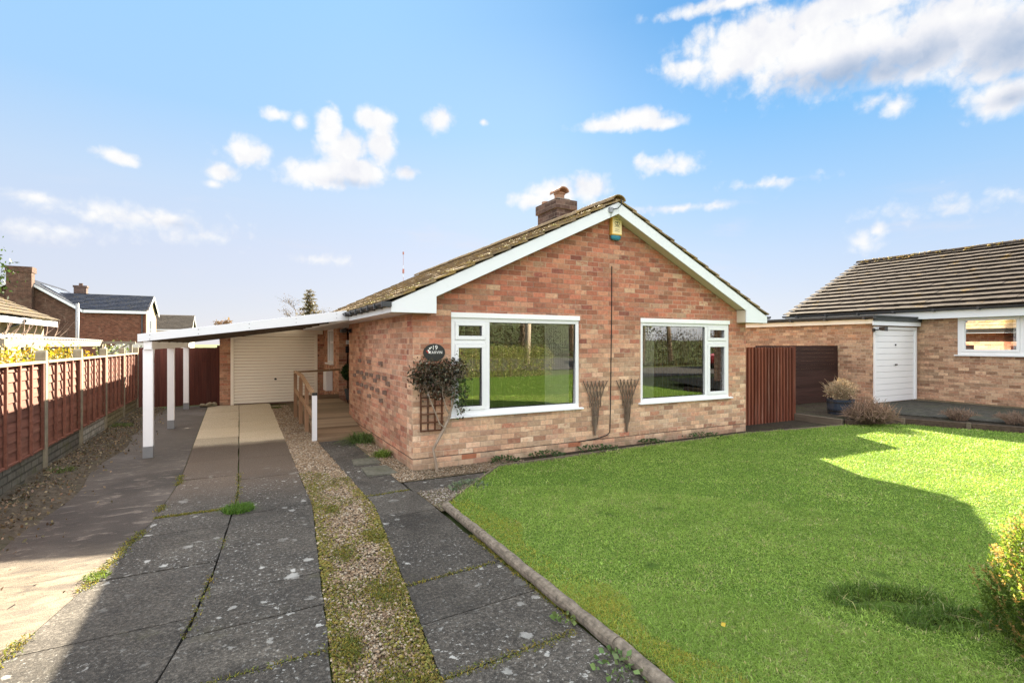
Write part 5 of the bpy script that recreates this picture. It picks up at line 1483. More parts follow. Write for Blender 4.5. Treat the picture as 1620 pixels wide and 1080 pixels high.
# far roofs behind
def simple_house(name, label, cat, loc, u0, u1, v0, v1, ez, rz, axis, wm, rm, grp=None, over=.3, wins=(), chim=None, z0=-1.0):
    t = thing(name, label, cat, loc, grp)
    mb = MB(); mb.box(u0, u1, v0, v1, z0, ez)
    if axis == 'u':
        vm = (v0 + v1) / 2
        for u in (u0, u1): mb.poly([(u, v0, ez), (u, v1, ez), (u, vm, rz - .1)])
    else:
        um = (u0 + u1) / 2
        for v in (v0, v1): mb.poly([(u0, v, ez), (u1, v, ez), (um, v, rz - .1)])
    mb.build('wall', wm, t)
    mb = MB()
    if axis == 'u':
        h = (v1 - v0) / 2 + over; p = (rz - ez) / h; s = math.hypot(h, rz - ez)
        tiled_slope(mb, (u0 - over, v0 - over, ez), (1, 0, 0), u1 - u0 + 2 * over, (0, 1, p), s, .5, .4, .04)
        tiled_slope(mb, (u0 - over, v1 + over, ez), (1, 0, 0), u1 - u0 + 2 * over, (0, -1, p), s, .5, .4, .04)
    else:
        h = (u1 - u0) / 2 + over; p = (rz - ez) / h; s = math.hypot(h, rz - ez)
        tiled_slope(mb, (u0 - over, v0 - over, ez), (0, 1, 0), v1 - v0 + 2 * over, (1, 0, p), s, .5, .4, .04)
        tiled_slope(mb, (u1 + over, v0 - over, ez), (0, 1, 0), v1 - v0 + 2 * over, (-1, 0, p), s, .5, .4, .04)
    ro = mb.build('roof', rm, t, fix=False)
    mb = MB()
    if axis == 'u':
        for v in (v0 - over, v1 + over - .03): mb.box(u0 - over, u1 + over, v, v + .03, ez - .2, ez - .02)
        for u in (u0 - over, u1 + over - .03):
            vm = (v0 + v1) / 2
            mb.prism([(u, v0 - over, ez - .02), (u, vm, rz - .03), (u, v1 + over, ez - .02), (u, v1 + over, ez - .24), (u, vm, rz - .25), (u, v0 - over, ez - .24)], (.03, 0, 0))
    else:
        for u in (u0 - over, u1 + over - .03): mb.box(u, u + .03, v0 - over, v1 + over, ez - .2, ez - .02)
        for v in (v0 - over, v1 + over - .03):
            um = (u0 + u1) / 2
            mb.prism([(u0 - over, v, ez - .02), (um, v, rz - .03), (u1 + over, v, ez - .02), (u1 + over, v, ez - .24), (um, v, rz - .25), (u0 - over, v, ez - .24)], (0, .03, 0))
    mb.build('fascia', M_fascia, t)
    return t, ro
t, ro = simple_house('distant_house', 'distant dark tiled roof showing between the two bungalows', 'house', (31, 26, 0), 27, 33.5, 24, 31, 2.5, 4.3, 'u', M_brick_buff, M_tile_far)
mb = MB(); mb.box(28.6, 29.1, 27, 27.6, 4.0, 4.75); c_ = mb.build('chimney', M_stack, ro); mb = MB(); mb.lathe((28.85, 27.3, 4.75), [(.13, 0), (.11, .35), (.0, .35)], 12); mb.build('chimney_pot', M_terracotta, c_)

M_creamwall = plain('cream_render', (.34, .265, .18), .85, .1, .12)
# ------------------------------------------------------------------ left background
# two storey house: gabled block with ridge away from us, and a wing
hb = thing('brick_house', 'large brown brick house with blue black roofs and two chimneys beyond the left fence', 'house', (-15, 54.6, -.3))
mb = MB()
gu0, gu1, gm = -23.4, -15.0, -19.2
mb.box(gu0, gu1, 54.6, 68, -.5, 4.9)
mb.poly([(gu0, 54.6, 4.9), (gu1, 54.6, 4.9), (gm, 54.6, 7.75)]); mb.poly([(gu0, 68, 4.9), (gu1, 68, 4.9), (gm, 68, 7.75)])
mb.build('wall', M_brick_dark, hb)
mb = MB(); mb.box(gu1 + .005, -9.95, 54.55, 61.8, -.5, 4.85); mb.build('wall', M_brick_brown, hb)
mb = MB(); mb.poly([(-9.95, 54.55, 4.85), (-9.95, 61.8, 4.85), (-9.95, 58.2, 6.6)]); mb.box(-9.945, -9.93, 54.7, 61.6, -.5, 4.8); mb.build('gable_end', M_creamwall, hb)
mb = MB(); s_ = math.hypot(4.5, 2.15 * 1.35); pr = 2.9 / 4.4
tiled_slope(mb, (gu1 + .2, 54.3, 4.88), (0, 1, 0), 14, (-1, 0, pr), math.hypot(4.4, 2.9), .5, .4, .04); tiled_slope(mb, (gu0 - .2, 54.3, 4.88), (0, 1, 0), 14, (1, 0, pr), math.hypot(4.4, 2.9), .5, .4, .04)
hw_ = 3.85; tiled_slope(mb, (-15.0, 54.3, 4.92), (1, 0, 0), 5.3, (0, 1, 1.75 / hw_), math.hypot(hw_, 1.75), .6, .36, .05); tiled_slope(mb, (-18.5, 54.75, 4.92 + .45 * 1.75 / hw_), (1, 0, 0), 3.5, (0, 1, 1.75 / hw_), math.hypot(hw_, 1.75) * (1 - .45 / hw_), .6, .36, .05); tiled_slope(mb, (-18.5, 62.05, 4.92), (1, 0, 0), 8.8, (0, -1, 1.75 / hw_), math.hypot(hw_, 1.75), .6, .36, .05)
ro = mb.build('roof', M_tile_slate, hb, fix=False)
mb = MB()
mb.prism([(gu1 + .25, 54.27, 4.86), (gm, 54.27, 7.76), (gm, 54.27, 7.50), (gu1 + .25, 54.27, 4.6)], (0, .05, 0)); mb.prism([(gu0 - .25, 54.27, 4.86), (gm, 54.27, 7.76), (gm, 54.27, 7.50), (gu0 - .25, 54.27, 4.6)], (0, .05, 0))
mb.box(-14.7, -9.72, 54.25, 54.3, 4.62, 4.88)
mb.prism([(-9.74, 54.3, 4.9), (-9.74, 58.17, 6.66), (-9.74, 62.05, 4.9), (-9.74, 62.05, 4.62), (-9.74, 58.17, 6.38), (-9.74, 54.3, 4.62)], (.05, 0, 0))
mb.build('fascia', M_fascia, hb)
mb = MB()   # solar panels on the slope
for i in range(3):
    a, b = 57 + i * 3.2, 59.9 + i * 3.2
    P = lambda s, v, h=.12: (gu1 + .2 - s / math.hypot(1, pr) - h * .35, v, 4.88 + s * pr / math.hypot(1, pr) + h)
    mb.prism([P(1.2, a), P(1.2, b), P(4.3, b), P(4.3, a)], (0, 0, .04))
M_solar = plain('solar_panel', (.12, .14, .18), .12, .8); mb.build('solar_panel', M_solar, hb)
mb = MB(); mb.box(-19.9, -18.2, 53.75, 54.58, -.5, 8.05); mb.box(-19.95, -18.15, 53.7, 54.9, 8.05, 8.55); mb.build('chimney', M_brick_dark, hb)
mb = MB(); mb.box(-18.05, -16.95, 66.4, 67.2, 5.8, 8.0); mb.box(-18.12, -16.88, 66.33, 67.27, 8.0, 8.2); mb.lathe((-17.5, 66.8, 8.2), [(.2, 0), (.18, .28), (0, .28)], 10); mb.build('chimney', M_stack, hb)
mb = MB(); mb.box(-9.935, -9.90, 56.4, 57.9, 2.2, 4.2); fo = mb.build('window', M_upvc, hb); mb = MB(); mb.poly([(-9.89, 56.5, 2.3), (-9.89, 57.8, 2.3), (-9.89, 57.8, 4.1), (-9.89, 56.5, 4.1)]); mb.build('pane', M_solar, fo)
mb = MB(); mb.tube([(-10.25, 54.45, -.4), (-10.25, 54.45, 4.7)], .06, 6); mb.build('downpipe', M_gutter, hb)
t, ro = simple_house('far_house', 'far house with a dark brown roof between the brick house and the carport', 'house', (-9, 76, 0), -15.5, -7.5, 72, 80, 3.6, 5.6, 'u', M_cream, M_tile_far)
# cream bungalow near the left edge
lb = thing('cream_bungalow', 'cream walled bungalow with a mossy tiled roof at the left edge', 'bungalow', (-8.4, 14, 0))
mb = MB(); mb.box(-15.3, -8.55, 9.0, 18.9, -.1, 2.5); mb.poly([(-15.3, 18.9, 2.5), (-8.55, 18.9, 2.5), (-11.93, 18.9, 4.3)]); mb.poly([(-15.3, 9.0, 2.5), (-8.55, 9.0, 2.5), (-11.93, 9, 4.3)])
mb.build('wall', M_creamwall, lb)
mb = MB(); tiled_slope(mb, (-8.15, 8.7, 2.58), (0, 1, 0), 10.5, (-1, 0, .48), 4.2, .38, .36, .04); tiled_slope(mb, (-15.7, 8.7, 2.58), (0, 1, 0), 10.5, (1, 0, .48), 4.2, .38, .36, .04); mb.build('roof', M_tile_left, lb, fix=False)
mb = MB(); mb.box(-8.24, -8.21, 8.8, 19.1, 2.36, 2.55); mb.prism([(-8.2, 19.12, 2.55), (-11.93, 19.12, 4.34), (-11.93, 19.12, 4.12), (-8.2, 19.12, 2.34)], (0, .03, 0)); mb.build('fascia', M_fascia, lb)
mb = MB(); mb.tube([(-8.17, 15.6, 2.5), (-8.17, 15.6, 2.42), (-8.45, 15.0, 2.2), (-8.5, 15.0, .1)], .04, 6); mb.build('downpipe', M_gutter, lb)
# lean-to canopy with posts
lt = thing('canopy', 'white corrugated lean-to canopy on wooden posts behind the left fence', 'canopy', (-6.2, 9, 0))
M_canopy = plain('canopy_sheet', (.40, .385, .34), .5, .3, .2, 5); M_oldwood = wood_mat('old_wood', (.24, .21, .17), (.2, .16, .12), 'y', .9, False)
mb = MB()
us = np.linspace(-8.5, -5.6, 40)
vs_ = np.arange(5.2, 12.6, .11)
for i, (a, b) in enumerate(zip(vs_[:-1], vs_[1:])):
    h = .018 if i % 2 else 0; h2 = .018 - h
    mb.poly([(-8.5, a, 2.02 + h), (-5.6, a, 1.80 + h), (-5.6, b, 1.80 + h2), (-8.5, b, 2.02 + h2)])
mb.build('roof_sheet', M_canopy, lt, fix=False)
mb = MB(); mb.box(-5.66, -5.60, 5.2, 12.6, 1.64, 1.79); mb.box(-8.4, -5.67, 12.52, 12.58, 1.68, 1.80); mb.build('beam', M_oldwood, lt)
for v in (6.5, 9.5, 12.5):
    mb = MB(); mb.box(-5.67, -5.59, v - .04, v + .04, 0, 1.639); mb.beam((-5.63, v - .05, 1.3), (-5.63, v - .35, 1.62), .05, .05); mb.build('post', M_oldwood, lt)
mb = MB(); mb.box(-4.95, -4.88, 12.46, 12.54, 0, 1.72); mb.box(-5.6, -4.8, 12.45, 12.55, 1.70, 1.78); mb.beam((-5.6, 12.5, 1.3), (-5.0, 12.5, 1.68), .04, .04); mb.build('post', M_oldwood, lt)
mb = MB(); mb.poly([(-6.4, 17.5, 1.35), (-5.0, 17.5, 1.35), (-5.0, 19.5, 1.75), (-6.4, 19.5, 1.75)]); mb.box(-6.35, -5.05, 17.6, 19.4, 0, 1.34)
tag(mb.build('shed', M_greyfelt, origin=(-5.7, 18.5, 0)), 'small dark shed roof just above the far end of the left fence', 'shed')
mb = MB(); mb.tube([(-8.05, 21.2, -.1), (-8.05, 21.2, 1.6), (-8.05, 21.2, 3.42)], [.07, .06, .055], 10); tag(mb.build('metal_pole', M_galv, origin=(-8.05, 21.2, -.1), smooth=True), 'plain grey metal pole standing before the brick house', 'pole')
# distant mast
mt = thing('radio_mast', 'thin red and white radio mast far away above the roof', 'mast', (170, 575, 0))
M_red = plain('mast_red', (.40, .16, .14), .6); 
mx_, my_ = 168.7, 582.2
mt.location = (mx_, my_, 0)
for i in range(8):
    mb = MB(); mb.tube([(mx_, my_, i * 13.3), (mx_, my_, (i + 1) * 13.3)], .17, 6); mb.build('mast_section', M_red if i % 2 else M_upvc, mt)
mb = MB(); mb.box(mx_ - .9, mx_ + .9, my_ - .9, my_ + .9, 84, 89); mb.box(mx_ - .7, mx_ + .7, my_ - .7, my_ + .7, 106, 109); mb.build('antenna', M_red, mt)
# ------------------------------------------------------------------ trees and shrubs
def tree(name, label, cat, loc, h, cr, leaf, nleaf, col, lsize=.12, levels=4, grp=None, barkm=None, trunk_r=None, seed=0, lean=0., first=.3, up=.25, mat_=None, var=.5, spread=.12):
    r = random.Random(seed); nr = np.random.default_rng(seed)
    t = thing(name, label, cat, loc, grp)
    mb = MB(); tips = []; base = Vector(loc); tr = trunk_r or h * .022
    def grow(p, d, L, rad, lev):
        pts = [p]; q = p; dd = d.copy()
        for i in range(4):
            dd = (dd + Vector((r.uniform(-.18, .18), r.uniform(-.18, .18), r.uniform(-.02, .12)))).normalized(); q = q + dd * L / 4; pts.append(q)
        mb.tube(pts, [rad * (1 - .14 * i) for i in range(5)], 6 if lev < 2 else 4, cap=False)
        if lev >= levels - 2: tips.extend(pts[1:])
        if lev < levels:
            for k in range(r.randint(3, 4) if lev else r.randint(5, 7)):
                f = r.uniform(first if lev == 0 else .35, 1.); i = min(3, int(f * 4)); b = pts[i].lerp(pts[i + 1], f * 4 - i)
                a = r.uniform(0, 2 * math.pi); s_ = Vector((math.cos(a), math.sin(a), up + r.uniform(-.2, .3))).normalized()
                nd = (dd * .35 + s_ * .9).normalized()
                grow(b, nd, (cr * r.uniform(.55, .95)) if lev == 0 else L * r.uniform(.5, .72), rad * .55, lev + 1)
    grow(base, Vector((lean, 0, 1)).normalized(), h * .8, tr, 0)
    mb.build('trunk', barkm or M_bark, t, fix=False)
    if nleaf:
        T = np.array([tuple(p) for p in tips]); P = T[nr.integers(0, len(T), nleaf)] + nr.normal(0, cr * spread, (nleaf, 3))
        V, F = leafcards(P, lsize * (.6 + .8 * nr.random(nleaf)), r=nr, aspect=.6)
        cc = jcol(col, nleaf, var, nr)
        np_mesh('crown', V, F, mat_ or M_leaf, np.repeat(cc, 4, 0), t)
    return t
def conifer(name, label, loc, h, rad, col, n, seed=0, ls=.3):
    nr = np.random.default_rng(seed); t = thing(name, label, 'tree', loc)
    mb = MB(); mb.tube([loc, (loc[0], loc[1], loc[2] + h)], [.2, .03], 6)
    P = []; N = []
    for lv in np.linspace(.12, .97, 20):
        for k in range(9):
            a = nr.random() * 6.28; L = rad * (1 - lv) * (.7 + .45 * nr.random()) + .12
            p0 = np.array((loc[0], loc[1], loc[2] + h * lv)); d = np.array((math.cos(a), math.sin(a), .12 - .25 * (1 - lv)))
            mb.tube([tuple(p0), tuple(p0 + d * L)], [.04, .015], 4, cap=False)
            m = max(4, int(n * L / 180)); q = nr.random(m)[:, None]
            P.append(p0 + d * L * q + nr.normal(0, .10, (m, 3))); N.append(np.repeat(d[None], m, 0))
    mb.build('trunk', M_bark, t, fix=False)
    P = np.concatenate(P); N = np.concatenate(N); V, F = leafcards(P, ls * (.5 + .8 * nr.random(len(P))), r=nr, N=N * 1.2, spread=.6, aspect=.3)
    np_mesh('crown', V, F, M_leaf, np.repeat(jcol(col, len(P), .45, nr), 4, 0), t)
conifer('conifer_tree', 'tall conifer tree with sunlit needles behind the bungalow roof', (5.14, 55.20, -1), 8.8, 3.2, (.10, .085, .05), 5200, 3, .34)
tree('bare_tree', 'bare pale twigged tree just left of the conifer', 'tree', (3.70, 58.23, -1), 7.6, 2.6, 0, 900, (.17, .13, .10), .12, 4, 'distant bare trees', None, .10, 5, mat_=M_leafdry)
tree('bare_tree', 'bare twigged tree just right of the conifer at the roof edge', 'tree', (8.24, 60.34, -1), 6.9, 2.6, 0, 900, (.17, .13, .10), .12, 4, 'distant bare trees', None, .10, 6, mat_=M_leafdry)
tree('distant_tree', 'small brown tree top just above the carport roof', 'tree', (-3.31, 73.31, -1), 5.4, 1.9, 0, 1600, (.20, .13, .08), .3, 3, None, None, .12, 8, mat_=M_leafdry)
tree('birch_tree', 'leafy tree whose green branch hangs in at the left edge', 'tree', (-8.19, 10.17, 0), 5.0, 1.2, 0, 5200, (.028, .05, .012), .085, 4, None, M_bark, .08, 14, first=.45, spread=.16)

def bush(name, label, cat, loc, blobs, n, col, lsize, col2=None, p2=.3, mat_=None, aspect=.5, inner=.55, grp=None, seed=1, stems=12):
    nr = np.random.default_rng(seed); t = thing(name, label, cat, loc, grp)
    B = np.array(blobs); w = B[:, 3] * B[:, 4] * B[:, 5]; ci = nr.choice(len(B), n, p=w / w.sum())
    dd = nr.normal(size=(n, 3)); dd /= np.linalg.norm(dd, axis=1)[:, None]
    P = B[ci, :3] + dd * B[ci, 3:6] * (inner + (1 - inner) * nr.random((n, 1)) ** .6) * (1 + .12 * nr.normal(size=(n, 1))); P[:, 2] = np.maximum(P[:, 2], .02)
    V, F = leafcards(P, lsize * (.6 + .8 * nr.random(n)), r=nr, N=dd * .8, aspect=aspect)
    cc = jcol(col, n, .45, nr)
    if col2 is not None: k = nr.random(n) < p2; cc[k] = jcol(col2, int(k.sum()), .4, nr)
    mb = MB(); r = random.Random(seed)
    for _ in range(stems):
        b = B[r.randrange(len(B))]; mb.tube([(b[0] + r.uniform(-.3, .3) * b[3], b[1] + r.uniform(-.3, .3) * b[4], 0), (b[0] + r.uniform(-.6, .6) * b[3], b[1] + r.uniform(-.6, .6) * b[4], b[2] + .6 * b[5])], [.012, .005], 5)
    mb.build('stems', M_bark, t, fix=False)
    np_mesh('foliage', V, F, mat_ or M_leaf, np.repeat(cc, 4, 0), t)
    return t
bl = [(-5.15 + rnd.uniform(-.15, .15), v, 1.15 + rnd.uniform(-.1, .04), .45, .5, .5) for v in np.arange(2.2, 8.2, .5)]
bush('forsythia', 'bright yellow flowering shrub showing over the left fence', 'shrub', (-5.1, 4.6, 0), bl, 9000, (.30, .205, .018), .055, (.13, .14, .02), .3, inner=.35)
bush('garden_shrub', 'dark green shrub under the lean-to canopy', 'shrub', (-5.4, 14.0, 0), [(-5.5, 13.8, .9, .7, .7, .85), (-5.0, 14.6, .8, .6, .6, .8)], 2600, (.07, .10, .04), .09, (.35, .36, .3), .2)
mb = MB(); 
for _ in range(26):
    x, y = -6.6 + rnd.uniform(-.9, .6), rnd.uniform(7, 11.5); a = rnd.uniform(-.5, .9)
    mb.tube([(x, y, 1.9), (x + .1 * a, y + .25, 2.05), (x + .25 * a, y + .5, 2.2 + rnd.uniform(0, .15))], [.012, .009, .004], 4, cap=False)
tag(mb.build('bare_climber', M_drybrown, origin=(-6.6, 9, 1.9), fix=False), 'bare twigs of a climber sprawling over the lean-to canopy', 'climber')

# conifer bush in the lower right corner
nr = np.random.default_rng(77)
hc = thing('conifer_bush', 'green golden clipped conifer bush with rusty tips in the lower right corner', 'bush', (1.79, -5.86, 0))
bx, by = 1.79, -5.86
N_ = 6800; P0, AX = [], []
SP = [(0, 0, .92, .22), (-.17, .10, .62, .19), (-.22, -.10, .66, .18), (.02, -.22, .60, .2), (-.06, .24, .74, .19), (.2, .1, .84, .2), (.24, -.14, .76, .2), (-.30, .02, .42, .15), (-.12, -.28, .44, .16), (.1, .34, .6, .18), (-.28, -.30, .46, .17), (-.40, -.16, .44, .16), (-.44, -.42, .42, .17), (-.20, -.50, .5, .2), (-.56, -.62, .38, .17), (.05, .02, 1.0, .17), (-.36, -.66, .46, .2)]
SPA = np.array(SP); si = nr.choice(len(SP), N_, p=SPA[:, 2] / SPA[:, 2].sum())
hh = nr.random(N_) ** .85; an = nr.random(N_) * 2 * np.pi
prof = np.interp(hh, [0, .25, .55, .85, 1.], [.75, 1.0, .85, .38, .05]) * SPA[si, 3] * 1.12
rr = prof * (.5 + .5 * nr.random(N_) ** .5) * (1 + .12 * nr.normal(size=N_))
zz = hh * SPA[si, 2] * .98 + .02
base_ = np.stack([bx + SPA[si, 0] + rr * np.cos(an), by + SPA[si, 1] + rr * np.sin(an), zz], 1)
ax = np.stack([np.cos(an) * .6, np.sin(an) * .6, .9 + .4 * nr.random(N_)], 1) + nr.normal(0, .28, (N_, 3)); ax /= np.linalg.norm(ax, axis=1)[:, None]
sL = .07 + .07 * nr.random(N_)
K = 22; tt = (np.arange(K) + .5) / K
P = (base_[:, None] + ax[:, None] * (sL[:, None] * tt[None])[..., None]).reshape(-1, 3)
A = np.repeat(ax, K, 0); dirn = A * .8 + nr.normal(0, .75, A.shape)
V, F = leafcards(P, .017 * (.7 + .6 * nr.random(len(P))), r=nr, N=dirn * 2.5, spread=.4, aspect=.42)
tone = np.repeat(nr.random(N_), K); tp_ = np.tile(tt, N_)
green = np.array((.045, .085, .014)); yel = np.array((.15, .215, .036)); rust = np.array((.32, .17, .06)); pale = np.array((.40, .33, .14))
c = green + (yel - green) * np.clip(tp_ * 1.1 * tone + .1, 0, 1)[:, None]
rs = np.repeat((nr.random(N_) < .34), K) & (tp_ > .45); c[rs] = rust + (pale - rust) * nr.random((int(rs.sum()), 1))
c *= (.7 + .6 * nr.random((len(c), 1)))
np_mesh('foliage', V, F, M_leafthin, np.repeat(c, 4, 0), hc)
mb = MB(); r = random.Random(5)
for _ in range(60):
    a = r.uniform(0, 6.28); hz = r.uniform(.2, .95); q = float(np.interp(hz, [0, .3, .55, .8, 1.], [.44, .46, .37, .22, .04])) * .85
    mb.tube([(bx + .05 * math.cos(a), by + .05 * math.sin(a), hz * .2), (bx + q * .6 * math.cos(a), by + q * .6 * math.sin(a), hz * .5), (bx + q * math.cos(a), by + q * math.sin(a), hz * .84)], [.012, .008, .003], 5, cap=False)
mb.build('stems', M_bark, hc, fix=False)

# grass clumps, weeds
def clump(name, label, cat, loc, n, h, spread, cols, grp=None, seed=0, w=.008, lean=1.1):
    nr = np.random.default_rng(seed); a = nr.random(n) * 6.28; q = nr.random(n) ** .6 * spread
    P = np.stack([loc[0] + q * np.cos(a), loc[1] + q * np.sin(a), np.full(n, loc[2])], 1)
    V, F = blades(P, h * (.5 + .6 * nr.random(n)), w * (.7 + .6 * nr.random(n)), lean, nr, .75)
    t = nr.random((n, 1)); c = np.array(cols[0]) * (1 - t) + np.array(cols[1]) * t
    tag(np_mesh(name, V, F, M_blade, np.repeat(c, 5, 0), origin=loc), label, cat, grp)
clump('grass_clump', 'big arching clump of grassy leaves against the brick side wall by the ramp', 'grass clump', (-.18, 2.35, .0), 420, .34, .16, ((.06, .11, .03), (.15, .22, .07)), 'grass clumps by the side wall', 1, .012, 1.5)
clump('grass_clump', 'small light green grass clump at the foot of the side wall nearer the corner', 'grass clump', (-.14, 1.05, .0), 300, .20, .11, ((.10, .17, .03), (.22, .30, .06)), 'grass clumps by the side wall', 2, .009, 1.2)
clump('grass_tuft', 'bright green grass tuft in the middle joint of the drive', 'grass tuft', (-2.06, -.74, 0), 900, .10, .14, ((.04, .10, .012), (.13, .24, .035)), None, 3, .006, 1.0)
clump('weed', 'small grass weed at the fence foot beside the nearest concrete post', 'weed', (-4.12, 2.05, .03), 260, .09, .16, ((.07, .11, .03), (.16, .19, .06)), 'weeds along the fence', 4, .008)
clump('weed', 'small grass weed at the fence foot beyond the white gravel board', 'weed', (-4.12, 6.2, .03), 260, .14, .18, ((.07, .11, .03), (.16, .19, .06)), 'weeds along the fence', 5, .01)
clump('weed', 'small grass weed in the joint at the left edge of the drive', 'weed', (-2.98, -1.95, 0), 220, .04, .09, ((.07, .13, .02), (.16, .22, .04)), None, 6, .006)
clump('weed', 'little grass weed on the gravel by the garage door', 'weed', (-1.15, 8.3, 0), 200, .09, .14, ((.06, .11, .03), (.14, .18, .05)), None, 9, .008)
def weed(label, loc, n, spread, h, ls, cols, seed, grp=None):
    nr = np.random.default_rng(seed); a = nr.random(n) * 6.28; q = nr.random(n) ** .7 * spread
    P = np.stack([loc[0] + q * np.cos(a), loc[1] + q * np.sin(a), loc[2] + h * (1 - .5 * q / spread) * (.3 + .7 * nr.random(n))], 1)
    N = np.stack([np.cos(a), np.sin(a), .25 + .3 * nr.random(n)], 1)
    V, F = leafcards(P, ls * (.6 + .8 * nr.random(n)), r=nr, N=N * 2, spread=.5, aspect=.75)
    tag(np_mesh('weed', V, F, M_leaf, np.repeat(jcol(cols, n, .35, nr), 4, 0), origin=loc), label, 'weed', grp)
weed('round leafed weed against the concrete edging, the nearer of two', (-.31, -4.60, 0), 80, .13, .08, .034, (.13, .20, .07), 21, 'leafy weeds by the edging')
weed('round leafed weed against the concrete edging, the farther of two', (-.30, -4.07, 0), 40, .06, .07, .03, (.14, .20, .06), 22, 'leafy weeds by the edging')
for i, (u, s_, l) in enumerate(((2.02, .26, 'low green weeds at the wall foot below the middle of the left window'), (2.95, .36, 'low green weeds at the wall foot below the left willow trellis'), (4.1, .22, 'low green weeds at the wall foot between the trellises and right window'), (5.35, .40, 'low green weeds at the wall foot below the right window'), (1.3, .2, 'low green weeds at the wall foot below the climbing shrub side of the left window'))):
    weed(l, (u, -.16, .01), int(260 * s_ / .3), s_, .10, .035, (.05, .09, .03), 30 + i, 'weeds along the front wall')
weed('grey green ground cover in the corner of gravel by the lawn edge', (.35, -1.12, .01), 260, .24, .07, .035, (.12, .16, .10), 41)
mb = MB(); V, F = leafcards(np.array([(.39, -4.68, .085)]), np.array([.035]), N=np.array([(0, 1, .1)]), aspect=.9)
tag(np_mesh('fallen_leaf', V, F, M_leafdry, np.tile((.45, .33, .05), (4, 1)), origin=(.39, -4.68, .085)), 'single yellow fallen leaf on the lawn near the edging', 'leaf')

# ------------------------------------------------------------------ what the windows mirror, behind the camera
mb = MB(); mb.poly([(-60, -12.2, -.02), (60, -12.2, -.02), (60, -18.5, -.02), (-60, -18.5, -.02)]); tag(mb.build('road', M_road), kind='structure')
bl = [(u, -10.2 + rnd.uniform(-.1, .1), .55, .5, .5, .62 + rnd.uniform(-.05, .05)) for u in np.arange(1.5, 8.6, .45)]
bush('hedge', 'clipped green hedge across the front lawn, mirrored in the left window', 'hedge', (5, -10.2, 0), bl, 26000, (.20, .25, .05), .045, (.30, .25, .12), .3, inner=.7, seed=9, stems=30)
bl = [(u, -20.5 + rnd.uniform(-.6, .6), 1.0, 1.6, 1.2, 1.4 + rnd.uniform(-.3, .5)) for u in np.arange(-2, 34, 1.5)]
bush('roadside_shrubs', 'long brown and green shrub bank across the road, mirrored in the windows', 'shrubbery', (15, -20.5, 0), bl, 30000, (.038, .027, .016), .12, (.07, .065, .022), .35, inner=.5, seed=10, stems=40)
for i, (u, v, h, c_) in enumerate(((4, -23, 8, (.034, .025, .015)), (9, -24, 9, (.036, .024, .016)), (14.5, -23, 8.5, (.04, .028, .018)), (20, -25, 10, (.034, .024, .016)), (26, -24, 9, (.10, .12, .03)), (31, -26, 10, (.036, .027, .018)))):
    tree('roadside_tree', ['brown tree over the road, first from the left in the window reflection', 'brown tree over the road, second in the window reflection', 'brown tree over the road, third in the window reflection', 'brown tree over the road, fourth in the window reflection', 'greener tree over the road, fifth in the window reflection', 'brown tree over the road, last in the window reflection'][i], 'tree', (u, v, -.1), h, 3.2, 0, 8000, c_, .20, 3, 'trees across the road', None, .22, 60 + i, mat_=M_leafdry)
mb = MB(); mb.tube([(10.6, -15.3, -.1), (10.62, -15.3, 3), (10.7, -15.3, 7.5)], [.15, .14, .11], 12); tag(mb.build('telegraph_pole', M_birch, origin=(10.6, -15.3, -.1), smooth=True), 'pale wooden telegraph pole by the road, mirrored in the left window', 'pole')

# red hatchback on the road, seen in the right window
rc = thing('parked_car', 'red hatchback parked on the road, mirrored in the right window', 'car', (26.2, -15.6, 0))
M_redpaint = plain('red_paint', (.42, .02, .02), .25, .6, .05); M_carglass = plain('car_glass', (.02, .025, .03), .08, .8, .05); M_tyre = plain('tyre', (.015, .015, .015), .8)
cx_, cy_ = 26.2, -15.6
prof = [(-1.95, .32), (-1.98, .62), (-1.85, .82), (-1.05, .95), (-.45, 1.42), (.9, 1.46), (1.6, 1.05), (1.92, .95), (1.98, .55), (1.95, .30)]
mb = MB(); mb.prism([(cx_ + a, cy_ - .82, b) for a, b in prof], (0, 1.64, 0)); mb.build('body', M_redpaint, rc, bevel=.06)
mb = MB()
for y in (cy_ - .825, cy_ + .823): mb.prism([(cx_ - .92, y, .97), (cx_ - .42, y, 1.36), (cx_ + .85, y, 1.39), (cx_ + 1.4, y, 1.03)], (0, .004, 0))
mb.prism([(cx_ - 1.09, cy_ - .7, .97), (cx_ - 1.09, cy_ + .7, .97), (cx_ - .52, cy_ + .62, 1.40), (cx_ - .52, cy_ - .62, 1.40)], (-.012, 0, .012))
mb.build('window', M_carglass, rc)
for a in (-1.2, 1.22):
    for y in (cy_ - .83, cy_ + .83):
        mb = MB(); mb.tube([(cx_ + a, y - .09, .30), (cx_ + a, y + .09, .30)], .30, 18); wo = mb.build('wheel', M_tyre, rc)
        mb = MB(); mb.tube([(cx_ + a, y - .095, .30), (cx_ + a, y + .095, .30)], .19, 14); mb.build('rim', M_galv, wo)
# ------------------------------------------------------------------ camera, sun and sky
cam = D.cameras.new('camera'); co = D.objects.new('camera', cam); COL.objects.link(co)
co.location = CAM; co.rotation_euler = (R(90), 0, R(-28.1)); cam.lens = 814 / 1620 * 36; cam.sensor_width = 36; cam.shift_y = 4 / 1620
cam.clip_start = .05; cam.clip_end = 8000
S.camera = co
SUN = Vector((1.10, 1.80, 1.0)).normalized()
sun = D.lights.new('sun', 'SUN'); sun.energy = SUN_E; sun.angle = R(.55); sun.color = (1., .87, .67)
so = D.objects.new('sun', sun); COL.objects.link(so); so.rotation_euler = (-SUN).to_track_quat('-Z', 'Y').to_euler(); so.location = (20, 33, 30)

